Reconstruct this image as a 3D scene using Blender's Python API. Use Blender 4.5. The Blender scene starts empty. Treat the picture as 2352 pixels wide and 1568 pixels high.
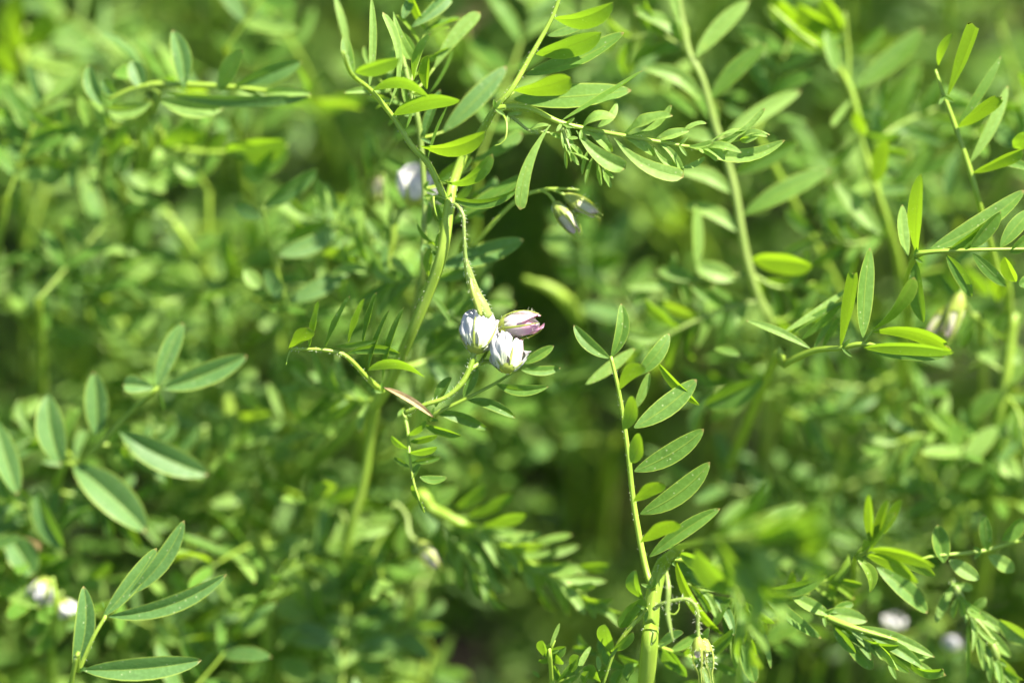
import bpy, math, random
import numpy as np
from mathutils import Vector, Matrix

R = random.Random(7)
NR = np.random.default_rng(11)
rad = math.radians
sc = bpy.context.scene

# ------------------------------------------------------------------ camera
FOCUS = np.array([0.0, 0.0, 0.25])      # the flowers, 25 cm above the soil
DIST = 0.60                             # lens to flowers, metres
PITCH = rad(45)
XH = np.array([1.0, 0, 0])
FW = np.array([0, math.cos(PITCH), -math.sin(PITCH)])
UP = np.array([0, math.sin(PITCH), math.cos(PITCH)])
VW = -FW
CAMP = FOCUS + VW * DIST
FRAME = 0.196                           # metres across the frame at the focus distance
K = FRAME / 2352.0
cam_d = bpy.data.cameras.new('camera')
cam = bpy.data.objects.new('camera', cam_d)
sc.collection.objects.link(cam)
cam.matrix_world = Matrix(((XH[0], UP[0], VW[0], CAMP[0]), (XH[1], UP[1], VW[1], CAMP[1]),
                           (XH[2], UP[2], VW[2], CAMP[2]), (0, 0, 0, 1)))
cam_d.sensor_width = 22.3
cam_d.sensor_fit = 'HORIZONTAL'
cam_d.lens = 22.3 * DIST / FRAME
cam_d.clip_start = 0.01
cam_d.clip_end = 500
cam_d.dof.use_dof = True
cam_d.dof.focus_distance = DIST
cam_d.dof.aperture_fstop = 2.1
cam_d.dof.aperture_blades = 0
sc.camera = cam

# ------------------------------------------------------------------ light
SUNV = 0.50 * XH + 0.74 * UP + 0.52 * VW
SUNV = SUNV / np.linalg.norm(SUNV)
elev = math.asin(SUNV[2]); azim = math.atan2(SUNV[0], SUNV[1])
world = bpy.data.worlds.new('World'); sc.world = world; world.use_nodes = True
wn = world.node_tree.nodes; wl = world.node_tree.links
for n in list(wn): wn.remove(n)
sky = wn.new('ShaderNodeTexSky'); sky.sky_type = 'NISHITA'; sky.sun_disc = False
sky.sun_elevation = elev; sky.sun_rotation = azim
bg = wn.new('ShaderNodeBackground'); bg.inputs['Strength'].default_value = 0.075
wo = wn.new('ShaderNodeOutputWorld')
wl.new(sky.outputs[0], bg.inputs[0]); wl.new(bg.outputs[0], wo.inputs[0])
sd = bpy.data.lights.new('sun', 'SUN'); sd.energy = 4.6; sd.angle = rad(0.53); sd.color = (1.0, 0.95, 0.85)
so = bpy.data.objects.new('sun', sd); sc.collection.objects.link(so)
so.rotation_euler = Vector((-SUNV).tolist()).to_track_quat('-Z', 'Y').to_euler()
so.location = (0.3, 0.3, 2)

sc.view_settings.view_transform = 'Standard'
sc.view_settings.look = 'None'
sc.view_settings.exposure = 2.1
sc.view_settings.gamma = 1.0
sc.view_settings.use_curve_mapping = False
sc.render.engine = 'CYCLES'
sc.cycles.use_denoising = True
sc.cycles.max_bounces = 8
sc.cycles.diffuse_bounces = 4
sc.cycles.transmission_bounces = 4
sc.cycles.transparent_max_bounces = 8
sc.cycles.sample_clamp_indirect = 4.0

# ------------------------------------------------------------------ materials
def newmat(name):
    m = bpy.data.materials.new(name); m.use_nodes = True
    nt = m.node_tree
    for n in list(nt.nodes): nt.nodes.remove(n)
    return m, nt, nt.nodes.new('ShaderNodeOutputMaterial')

def mixc(nt, fac, a, b, mode='MIX'):
    n = nt.nodes.new('ShaderNodeMix'); n.data_type = 'RGBA'; n.blend_type = mode
    for i, v in ((0, fac), (6, a), (7, b)):
        if hasattr(v, 'is_linked') or hasattr(v, 'links'): nt.links.new(v, n.inputs[i])
        elif i == 0: n.inputs[0].default_value = v
        else: n.inputs[i].default_value = (*v, 1) if len(v) == 3 else v
    return n.outputs[2]

def mth(nt, op, a, b=None, c=None, clamp=False):
    n = nt.nodes.new('ShaderNodeMath'); n.operation = op; n.use_clamp = clamp
    for i, v in enumerate((a, b, c)):
        if v is None: continue
        if hasattr(v, 'links'): nt.links.new(v, n.inputs[i])
        else: n.inputs[i].default_value = v
    return n.outputs[0]

def ramp(nt, fac, lo, hi):
    n = nt.nodes.new('ShaderNodeMapRange'); n.interpolation_type = 'SMOOTHSTEP'
    nt.links.new(fac, n.inputs[0]); n.inputs[1].default_value = lo; n.inputs[2].default_value = hi
    return n.outputs[0]

def noise(nt, scale, detail=2.0, coord=None):
    n = nt.nodes.new('ShaderNodeTexNoise'); n.inputs['Scale'].default_value = scale; n.inputs['Detail'].default_value = detail
    if coord is not None: nt.links.new(coord, n.inputs['Vector'])
    return n.outputs['Fac']

def leaf_mat(name, c1, c2, trans, tfac=0.42, rough=0.48, rim=(0.30, 0.38, 0.05), spec=0.27):
    m, nt, out = newmat(name)
    uv = nt.nodes.new('ShaderNodeUVMap'); uv.uv_map = 'UVMap'
    sp = nt.nodes.new('ShaderNodeSeparateXYZ'); nt.links.new(uv.outputs[0], sp.inputs[0])
    au = mth(nt, 'ABSOLUTE', mth(nt, 'SUBTRACT', mth(nt, 'MULTIPLY', sp.outputs[0], 2.0), 1.0))
    v = sp.outputs[1]
    geo = nt.nodes.new('ShaderNodeNewGeometry')
    oi = nt.nodes.new('ShaderNodeObjectInfo')
    big = noise(nt, 55, 2, geo.outputs['Position'])
    fine = noise(nt, 1500, 3, geo.outputs['Position'])
    var = mth(nt, 'ADD', mth(nt, 'MULTIPLY', oi.outputs['Random'], 0.55), mth(nt, 'MULTIPLY', ramp(nt, big, 0.3, 0.7), 0.45))
    base = mixc(nt, var, c1, c2)
    base = mixc(nt, mth(nt, 'MULTIPLY', ramp(nt, fine, 0.42, 0.72), 0.22), base, tuple(min(1, x * 1.7 + .02) for x in c2))
    blot = noise(nt, 420, 3, geo.outputs['Position'])
    base = mixc(nt, mth(nt, 'MULTIPLY', ramp(nt, blot, 0.55, 0.72), 0.30), base, tuple(x * .62 for x in c1))
    base = mixc(nt, mth(nt, 'MULTIPLY', ramp(nt, blot, 0.40, 0.25), 0.35), base, (c2[0] * 1.55, c2[1] * 1.22, c2[2]))
    spk = nt.nodes.new('ShaderNodeTexVoronoi'); spk.inputs['Scale'].default_value = 700; nt.links.new(geo.outputs['Position'], spk.inputs['Vector'])
    base = mixc(nt, mth(nt, 'MULTIPLY', mth(nt, 'SUBTRACT', 1.0, ramp(nt, spk.outputs['Distance'], 0.08, 0.16)), 0.5), base, (0.42, 0.46, 0.22))
    rimf = ramp(nt, au, 0.86, 0.97)
    midf = mth(nt, 'SUBTRACT', 1.0, ramp(nt, au, 0.03, 0.10))
    base = mixc(nt, mth(nt, 'MULTIPLY', rimf, 0.75), base, rim)
    base = mixc(nt, mth(nt, 'MULTIPLY', midf, 0.35), base, rim)
    tipf = ramp(nt, v, 0.955, 0.99)
    base = mixc(nt, mth(nt, 'MULTIPLY', tipf, 0.7), base, (0.30, 0.19, 0.07))
    pr = nt.nodes.new('ShaderNodeBsdfPrincipled')
    nt.links.new(base, pr.inputs['Base Color'])
    nt.links.new(mth(nt, 'ADD', mth(nt, 'MULTIPLY', blot, 0.35), rough - .12), pr.inputs['Roughness'])
    pr.inputs['Specular IOR Level'].default_value = spec
    # side veins + cell grain
    wv = nt.nodes.new('ShaderNodeTexWave'); wv.wave_type = 'BANDS'; wv.bands_direction = 'Y'
    mp = nt.nodes.new('ShaderNodeCombineXYZ')
    nt.links.new(au, mp.inputs[0]); nt.links.new(mth(nt, 'SUBTRACT', v, mth(nt, 'MULTIPLY', au, 0.16)), mp.inputs[1])
    nt.links.new(mp.outputs[0], wv.inputs['Vector']); wv.inputs['Scale'].default_value = 9.0; wv.inputs['Distortion'].default_value = 1.5
    hgt = mth(nt, 'ADD', mth(nt, 'MULTIPLY', fine, 0.5), mth(nt, 'ADD', mth(nt, 'MULTIPLY', wv.outputs['Fac'], 0.06), mth(nt, 'MULTIPLY', midf, -0.8)))
    bp = nt.nodes.new('ShaderNodeBump'); bp.inputs['Strength'].default_value = 0.5; bp.inputs['Distance'].default_value = 0.00025
    nt.links.new(hgt, bp.inputs['Height']); nt.links.new(bp.outputs[0], pr.inputs['Normal'])
    tr = nt.nodes.new('ShaderNodeBsdfTranslucent')
    tc = mixc(nt, mth(nt, 'MULTIPLY', var, 0.5), trans, tuple(x * 1.25 for x in trans))
    tc = mixc(nt, mth(nt, 'MULTIPLY', midf, 0.4), tc, tuple(x * 0.6 for x in trans))
    nt.links.new(tc, tr.inputs[0])
    mx = nt.nodes.new('ShaderNodeMixShader'); mx.inputs[0].default_value = tfac
    nt.links.new(pr.outputs[0], mx.inputs[1]); nt.links.new(tr.outputs[0], mx.inputs[2])
    nt.links.new(mx.outputs[0], out.inputs[0])
    return m

M = {}
M['g'] = leaf_mat('leaf_green', (0.066, 0.145, 0.018), (0.114, 0.214, 0.032), (0.24, 0.42, 0.012), 0.44)
M['b'] = leaf_mat('leaf_bluegreen', (0.064, 0.142, 0.034), (0.100, 0.192, 0.050), (0.19, 0.36, 0.012), 0.40)
M['y'] = leaf_mat('leaf_young', (0.128, 0.228, 0.038), (0.190, 0.305, 0.066), (0.32, 0.50, 0.016))
M['l'] = leaf_mat('leaf_lime', (0.120, 0.212, 0.016), (0.160, 0.262, 0.026), (0.255, 0.42, 0.010), 0.48)
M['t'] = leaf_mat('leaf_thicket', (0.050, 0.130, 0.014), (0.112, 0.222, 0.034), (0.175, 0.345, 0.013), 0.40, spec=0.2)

M['d'] = leaf_mat('leaf_dry', (0.40, 0.25, 0.11), (0.56, 0.42, 0.24), (0.55, 0.38, 0.17), 0.4, 0.7, (0.4, 0.3, 0.15))

def stem_mat(name, c1, c2, tcol, tf=0.18, rough=0.45):
    m, nt, out = newmat(name)
    geo = nt.nodes.new('ShaderNodeNewGeometry')
    uv = nt.nodes.new('ShaderNodeUVMap'); uv.uv_map = 'UVMap'
    sp = nt.nodes.new('ShaderNodeSeparateXYZ'); nt.links.new(uv.outputs[0], sp.inputs[0])
    ridge = mth(nt, 'SINE', mth(nt, 'MULTIPLY', sp.outputs[0], 2 * math.pi * 5))
    big = noise(nt, 140, 3, geo.outputs['Position']); fine = noise(nt, 2600, 2, geo.outputs['Position'])
    base = mixc(nt, ramp(nt, big, 0.3, 0.7), c1, c2)
    base = mixc(nt, mth(nt, 'MULTIPLY', ramp(nt, ridge, 0.2, 1.0), 0.35), base, tuple(min(1, x * 1.5) for x in c2))
    pr = nt.nodes.new('ShaderNodeBsdfPrincipled'); nt.links.new(base, pr.inputs['Base Color'])
    pr.inputs['Roughness'].default_value = rough; pr.inputs['Specular IOR Level'].default_value = 0.4
    bp = nt.nodes.new('ShaderNodeBump'); bp.inputs['Strength'].default_value = 0.2; bp.inputs['Distance'].default_value = 0.0002
    nt.links.new(mth(nt, 'ADD', mth(nt, 'MULTIPLY', ridge, 0.4), fine), bp.inputs['Height']); nt.links.new(bp.outputs[0], pr.inputs['Normal'])
    tr = nt.nodes.new('ShaderNodeBsdfTranslucent'); tr.inputs[0].default_value = (*tcol, 1)
    mx = nt.nodes.new('ShaderNodeMixShader'); mx.inputs[0].default_value = tf
    nt.links.new(pr.outputs[0], mx.inputs[1]); nt.links.new(tr.outputs[0], mx.inputs[2]); nt.links.new(mx.outputs[0], out.inputs[0])
    return m
M['stem'] = stem_mat('stem_green', (0.200, 0.310, 0.028), (0.265, 0.375, 0.046), (0.46, 0.58, 0.03), 0.30)
M['pale'] = stem_mat('stem_pale', (0.200, 0.290, 0.055), (0.275, 0.360, 0.090), (0.42, 0.52, 0.05), 0.38)
M['calyx'] = stem_mat('calyx_green', (0.230, 0.300, 0.040), (0.310, 0.365, 0.070), (0.46, 0.52, 0.04), 0.35)
M['dry'] = stem_mat('dry_tan', (0.45, 0.30, 0.15), (0.62, 0.45, 0.26), (0.6, 0.4, 0.2), 0.25, 0.7)

def petal_mat(name, tip, tipamt, t0=0.55, body=(0.54, 0.53, 0.50)):
    m, nt, out = newmat(name)
    uv = nt.nodes.new('ShaderNodeUVMap'); uv.uv_map = 'UVMap'
    sp = nt.nodes.new('ShaderNodeSeparateXYZ'); nt.links.new(uv.outputs[0], sp.inputs[0])
    geo = nt.nodes.new('ShaderNodeNewGeometry')
    ns = noise(nt, 500, 2, geo.outputs['Position'])
    v = mth(nt, 'ADD', sp.outputs[1], mth(nt, 'MULTIPLY', mth(nt, 'SUBTRACT', ns, 0.5), 0.5))
    c = mixc(nt, ramp(nt, v, 0.05, 0.4), (0.50, 0.54, 0.34), body)
    c = mixc(nt, mth(nt, 'MULTIPLY', ramp(nt, v, t0, 1.02), tipamt), c, tip)
    vein = mth(nt, 'SINE', mth(nt, 'MULTIPLY', sp.outputs[0], 60.0))
    c = mixc(nt, mth(nt, 'MULTIPLY', ramp(nt, vein, 0.75, 1.0), 0.03), c, (0.4, 0.38, 0.55))
    pr = nt.nodes.new('ShaderNodeBsdfPrincipled'); nt.links.new(c, pr.inputs['Base Color'])
    pr.inputs['Roughness'].default_value = 0.6; pr.inputs['Specular IOR Level'].default_value = 0.25
    tr = nt.nodes.new('ShaderNodeBsdfTranslucent'); nt.links.new(c, tr.inputs[0])
    mx = nt.nodes.new('ShaderNodeMixShader'); mx.inputs[0].default_value = 0.33
    nt.links.new(pr.outputs[0], mx.inputs[1]); nt.links.new(tr.outputs[0], mx.inputs[2]); nt.links.new(mx.outputs[0], out.inputs[0])
    return m
M['white'] = petal_mat('petal_white', (0.58, 0.50, 0.60), 0.45)
M['lilac'] = petal_mat('petal_lilac', (0.54, 0.50, 0.60), 0.5)
M['pink'] = petal_mat('petal_pink', (0.62, 0.28, 0.40), 0.85, 0.3, (0.58, 0.50, 0.48))
M['cream'] = petal_mat('petal_cream', (0.58, 0.38, 0.40), 0.6, 0.6, (0.50, 0.50, 0.30))
m, nt, out = newmat('keel_tip'); pr = nt.nodes.new('ShaderNodeBsdfPrincipled'); pr.inputs['Base Color'].default_value = (0.10, 0.05, 0.16, 1); pr.inputs['Roughness'].default_value = 0.6; nt.links.new(pr.outputs[0], out.inputs[0]); M['spot'] = m
m, nt, out = newmat('plant_hair'); pr = nt.nodes.new('ShaderNodeBsdfDiffuse'); pr.inputs[0].default_value = (0.88, 0.90, 0.70, 1)
tr = nt.nodes.new('ShaderNodeBsdfTranslucent'); tr.inputs[0].default_value = (0.88, 0.90, 0.65, 1); mx = nt.nodes.new('ShaderNodeMixShader'); mx.inputs[0].default_value = 0.5
nt.links.new(pr.outputs[0], mx.inputs[1]); nt.links.new(tr.outputs[0], mx.inputs[2]); nt.links.new(mx.outputs[0], out.inputs[0]); M['hair'] = m
m, nt, out = newmat('soil'); geo = nt.nodes.new('ShaderNodeNewGeometry')
c = mixc(nt, ramp(nt, noise(nt, 60, 6, geo.outputs['Position']), 0.3, 0.7), (0.022, 0.017, 0.011), (0.055, 0.042, 0.027))
pr = nt.nodes.new('ShaderNodeBsdfPrincipled'); nt.links.new(c, pr.inputs['Base Color']); pr.inputs['Roughness'].default_value = 0.95
bp = nt.nodes.new('ShaderNodeBump'); bp.inputs['Distance'].default_value = 0.006; nt.links.new(noise(nt, 180, 8, geo.outputs['Position']), bp.inputs['Height']); nt.links.new(bp.outputs[0], pr.inputs['Normal'])
nt.links.new(pr.outputs[0], out.inputs[0]); M['soil'] = m

# ------------------------------------------------------------------ helpers
def unit(v):
    return v / max(np.linalg.norm(v), 1e-12)

def at(x, y, d):                        # a spot in the picture (2352 px wide) and its depth in mm beyond the flowers
    d = d * 0.001
    s = (DIST + d) / DIST
    return FOCUS + XH * ((x - 1176) * K * s) + UP * ((784 - y) * K * s) + FW * d

def link(name, data, loc, parent=None, ploc=None):
    o = bpy.data.objects.new(name, data)
    sc.collection.objects.link(o)
    if parent is not None:
        o.parent = parent
        o.location = (np.asarray(loc) - np.asarray(ploc)).tolist()
    else:
        o.location = np.asarray(loc).tolist()
    return o

def mesh(name, verts, faces, uvs, mat, smooth=True):
    me = bpy.data.meshes.new(name)
    me.from_pydata([tuple(v) for v in verts], [], faces)
    if uvs is not None:
        ul = me.uv_layers.new(name='UVMap')
        vi = np.empty(len(me.loops), dtype=np.int32); me.loops.foreach_get('vertex_index', vi)
        ul.data.foreach_set('uv', np.asarray(uvs, dtype=np.float32)[vi].ravel())
    if smooth: me.polygons.foreach_set('use_smooth', [True] * len(me.polygons))
    me.materials.append(mat)
    return me

def spline(pts, n=5):
    pts = [np.asarray(p, float) for p in pts]
    if len(pts) == 2: return [pts[0] + (pts[1] - pts[0]) * i / n for i in range(n + 1)]
    P = [2 * pts[0] - pts[1]] + pts + [2 * pts[-1] - pts[-2]]
    o = []
    for i in range(1, len(P) - 2):
        for j in range(n):
            t = j / n
            o.append(0.5 * (2 * P[i] + (P[i + 1] - P[i - 1]) * t + (2 * P[i - 1] - 5 * P[i] + 4 * P[i + 1] - P[i + 2]) * t * t
                            + (3 * P[i] - P[i - 1] - 3 * P[i + 1] + P[i + 2]) * t ** 3))
    o.append(pts[-1])
    return o

def tube_arrays(pts, rads, sides=8, flat=1.0):
    pts = np.asarray(pts); n = len(pts)
    T = np.gradient(pts, axis=0); T = T / np.maximum(np.linalg.norm(T, axis=1, keepdims=True), 1e-12)
    ref = np.array([0.31, -0.2, 0.93]); nrm = unit(np.cross(T[0], ref) if abs(T[0] @ ref) < .95 else np.cross(T[0], XH))
    V = []; F = []; U = []
    for i in range(n):
        nrm = unit(nrm - T[i] * (nrm @ T[i])); b = np.cross(T[i], nrm)
        for s in range(sides):
            a = 2 * math.pi * s / sides
            V.append(pts[i] + (nrm * math.cos(a) + b * math.sin(a) * flat) * rads[i]); U.append((s / sides, i / (n - 1)))
    for i in range(n - 1):
        for s in range(sides):
            s2 = (s + 1) % sides
            F.append((i * sides + s, i * sides + s2, (i + 1) * sides + s2, (i + 1) * sides + s))
    V.append(pts[0]); U.append((0, 0)); V.append(pts[-1] + T[-1] * rads[-1] * .6); U.append((0, 1))
    for s in range(sides):
        F.append((len(V) - 2, (s + 1) % sides, s)); F.append((len(V) - 1, (n - 1) * sides + s, (n - 1) * sides + (s + 1) % sides))
    return V, F, U

def tube(name, ctrl, widths, mat, parent, ploc, n=5, sides=8):
    """ctrl: world points; widths: diameters in metres at each; object origin at the first point"""
    c = [np.append(p, w) for p, w in zip(ctrl, widths)]
    s = np.array(spline(c, n)); base = s[0, :3].copy()
    V, F, U = tube_arrays(s[:, :3] - base, np.maximum(s[:, 3], 1e-5) / 2, sides)
    return link(name, mesh(name, V, F, U, mat), base, parent, ploc), s

def pw(w, d):                            # picture width -> metres at that depth
    return w * K * (DIST + d * .001) / DIST

def hairs(path, parent, ploc, n, length, rmul=1.0):
    """short bristles standing off a stalk (path rows: x y z diameter)"""
    V = []; F = []
    base = path[0, :3]
    for _ in range(int(n * .7)):
        i = R.randrange(len(path) - 1); t = R.random()
        p = path[i] * (1 - t) + path[i + 1] * t
        tg = unit(path[i + 1, :3] - path[i, :3])
        q = unit(np.cross(tg, np.array([R.gauss(0, 1), R.gauss(0, 1), R.gauss(0, 1)])))
        r0 = p[:3] + q * p[3] * .48 * rmul
        L = length * R.uniform(.5, 1.2); dirv = unit(q + tg * R.uniform(-.2, .9))
        s = unit(np.cross(dirv, tg)); s2 = np.cross(dirv, s); w = 0.000022
        k = len(V)
        mid = r0 + dirv * L * .55 + tg * L * .05
        for c in (r0, mid):
            for a in (0, 2.1, 4.2): V.append(c + (s * math.cos(a) + s2 * math.sin(a)) * w - base)
        V.append(r0 + dirv * L + tg * L * .2 - base)
        for a in range(3):
            b = (a + 1) % 3
            F.append((k + a, k + b, k + 3 + b, k + 3 + a)); F.append((k + 3 + a, k + 3 + b, k + 6))
    o = link('hairs', mesh('hairs', V, F, None, M['hair'], False), base, parent, ploc)
    o['kind'] = 'stuff'
    return o

def profile(t, kind):
    if kind == 'o':  w = t ** .62 * np.maximum(1 - t ** 6, 0) ** .55 * 1.12
    elif kind == 'n': w = t ** .62 * (1 - .45 * t ** 4) * 1.12
    elif kind == 'h': w = (t ** .8) * np.maximum(1 - t ** 9, 0) ** .5 * 1.1
    else:            w = (np.maximum(t, 0) ** .72) * np.maximum(1 - t, 0) ** .66 * 2.62
    return np.minimum(w, 1.05)

TROW = np.array([0, .03, .10, .2, .32, .45, .58, .70, .81, .90, .96, 1.0])
UCOL = np.array([-1, -.55, 0, .55, 1.0])

def leaflet_mesh(pb, pt, n, s0, width, fold, bend, curl, twist, kind, mat, wave):
    L = np.linalg.norm(pt - pb); a = unit(pt - pb)
    V = []; U = []
    s = np.cross(n, a)
    jag = [R.uniform(-.10, .04) for _ in UCOL]
    for t in TROW:
        c = a * L * t + s0 * bend * L * 4 * t * (1 - t) + n * curl * L * (4 * t * (1 - t) if curl > 0 else 2.2 * t ** 2 * (1 - .55 * t))
        hw = width / 2 * max(profile(np.array(t), kind), .06 if t < .5 else .03)
        if t == 0: hw = width * .04
        th = twist * (t - .4); st = s * math.cos(th) + n * math.sin(th); n_ = n * math.cos(th) - s * math.sin(th)
        for u in UCOL:
            fa = fold * (1 - .3 * abs(u))
            wv = wave * width * math.sin(t * 13 + u * 2) * abs(u) ** 2
            V.append(c + (a * L * jag[int(round((u + 1) * 2))] if kind == 'n' and t == 1 else 0) + st * u * hw * math.cos(fa) + n_ * (abs(u) * hw * math.sin(fa) + wv)); U.append(((u + 1) / 2, t))
    m_ = len(UCOL); F = []
    for i in range(len(TROW) - 1):
        for j in range(m_ - 1):
            F.append((i * m_ + j, i * m_ + j + 1, (i + 1) * m_ + j + 1, (i + 1) * m_ + j))
    me = mesh('leaflet', V, F, U, mat)
    sh = me.attributes.new('sharp_edge', 'BOOLEAN', 'EDGE')          # the crease of the midrib
    ev = np.empty(len(me.edges) * 2, dtype=np.int32); me.edges.foreach_get('vertices', ev); ev = ev.reshape(-1, 2)
    sh.data.foreach_set('value', np.all(ev % m_ == 2, axis=1) & (fold > .3))
    return me

def choose_normal(a, V0, mode):
    n0 = unit(V0 - a * (V0 @ a)); e = np.cross(n0, a)
    best = None
    def nn(th): return n0 * math.cos(th) + e * math.sin(th)
    sun = lambda q: nn(rad(q)) @ SUNV
    if mode == 'F': ok = [q for q in range(-48, 49, 4) if sun(q) > .62] or [max(range(-48, 49, 4), key=sun)]
    elif mode == 'B': ok = [q for q in range(-52, 53, 4) if sun(q) < -.45] or [min(range(-52, 53, 4), key=sun)]
    elif mode == 'E': ok = [max((-72, 72), key=sun)]
    elif mode == 'S': ok = [q for q in range(-50, 51, 5) if sun(q) < .12] or [min(range(-50, 51, 5), key=sun)]
    elif mode == 'V': ok = [R.uniform(-8, 8)]
    else: ok = [R.uniform(-25, 25)]
    th = min(ok, key=abs)
    if mode in 'FS': th += R.uniform(-8, 8)
    th = rad(th)
    return nn(th), e, math.cos(th)

def leaflets(text, parent, ploc, path, mat):
    """each line: base x y, tip x y, width, mode (F lit, B backlit, S shade, M loose, E edge-on), options b z c f o h g|b|y|l"""
    for line in text.strip().replace(';', '\n').split('\n'):
        tk = line.split()
        if len(tk) < 6: continue
        bx, by, tx, ty, w = map(float, tk[:5]); mode = tk[5]
        o = dict(b=R.uniform(-.03, .03), z=R.uniform(-2.5, 2.5), c=R.uniform(-.05, .07), f=R.uniform(.2, .55), t=R.uniform(-.25, .25), d=None)
        kind = 'p'; mt = mat; wave = .012
        for q in tk[6:]:
            if q in ('o', 'h', 'n'): kind = q
            elif q == 'w': wave = .06
            elif q[0] == 'm': mt = q[1]
            else: o[q[0]] = float(q[1:])
        if o['d'] is not None: d0 = o['d']
        else:
            rel = path[:, :3] - CAMP; dep = rel @ FW
            X = rel @ XH / dep * DIST / K + 1176; Y = 784 - rel @ UP / dep * DIST / K
            i = int(np.argmin((X - bx) ** 2 + (Y - by) ** 2)); d0 = (dep[i] - DIST) * 1000
        pb = at(bx, by, d0)
        zs = [o['z']]
        if mode == 'B':                  # a leaflet seen against the light leans so that the sun strikes its far side
            Lm = math.hypot(tx - bx, ty - by) * K * 1000; zs = [o['z'] + q * Lm for q in (0, -.2, .2, -.4, .4, -.6, .6)]
        bestz = None
        for zq in zs:
            pt = at(tx, ty, d0 + zq); a = unit(pt - pb); V0 = unit(CAMP - (pb + pt) / 2)
            n, e, cs = choose_normal(a, V0, mode); q = n @ SUNV
            if bestz is None or q < bestz[0] - .05: bestz = (q, pt, a, V0, n, e, cs)
            if mode == 'B' and q < -.42: break
        _, pt, a, V0, n, e, cs = bestz
        s0 = np.cross(unit(V0 - a * (V0 @ a)), a)
        width = min(.9 * pw(w, d0) / max(cs, .6), np.linalg.norm(pt - pb) * .85)
        f = max(o['f'], R.uniform(.62, .85)) if mode == 'V' else o['f']
        width /= math.cos(min(f, 1.1) * .6)
        me = leaflet_mesh(pb, pt, n, s0, width, f, o['b'], o['c'], o['t'], kind, M[mt], wave)
        link('leaflet', me, pb, parent, ploc)

def P3(pts): return [at(*p) for p in pts]

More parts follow.
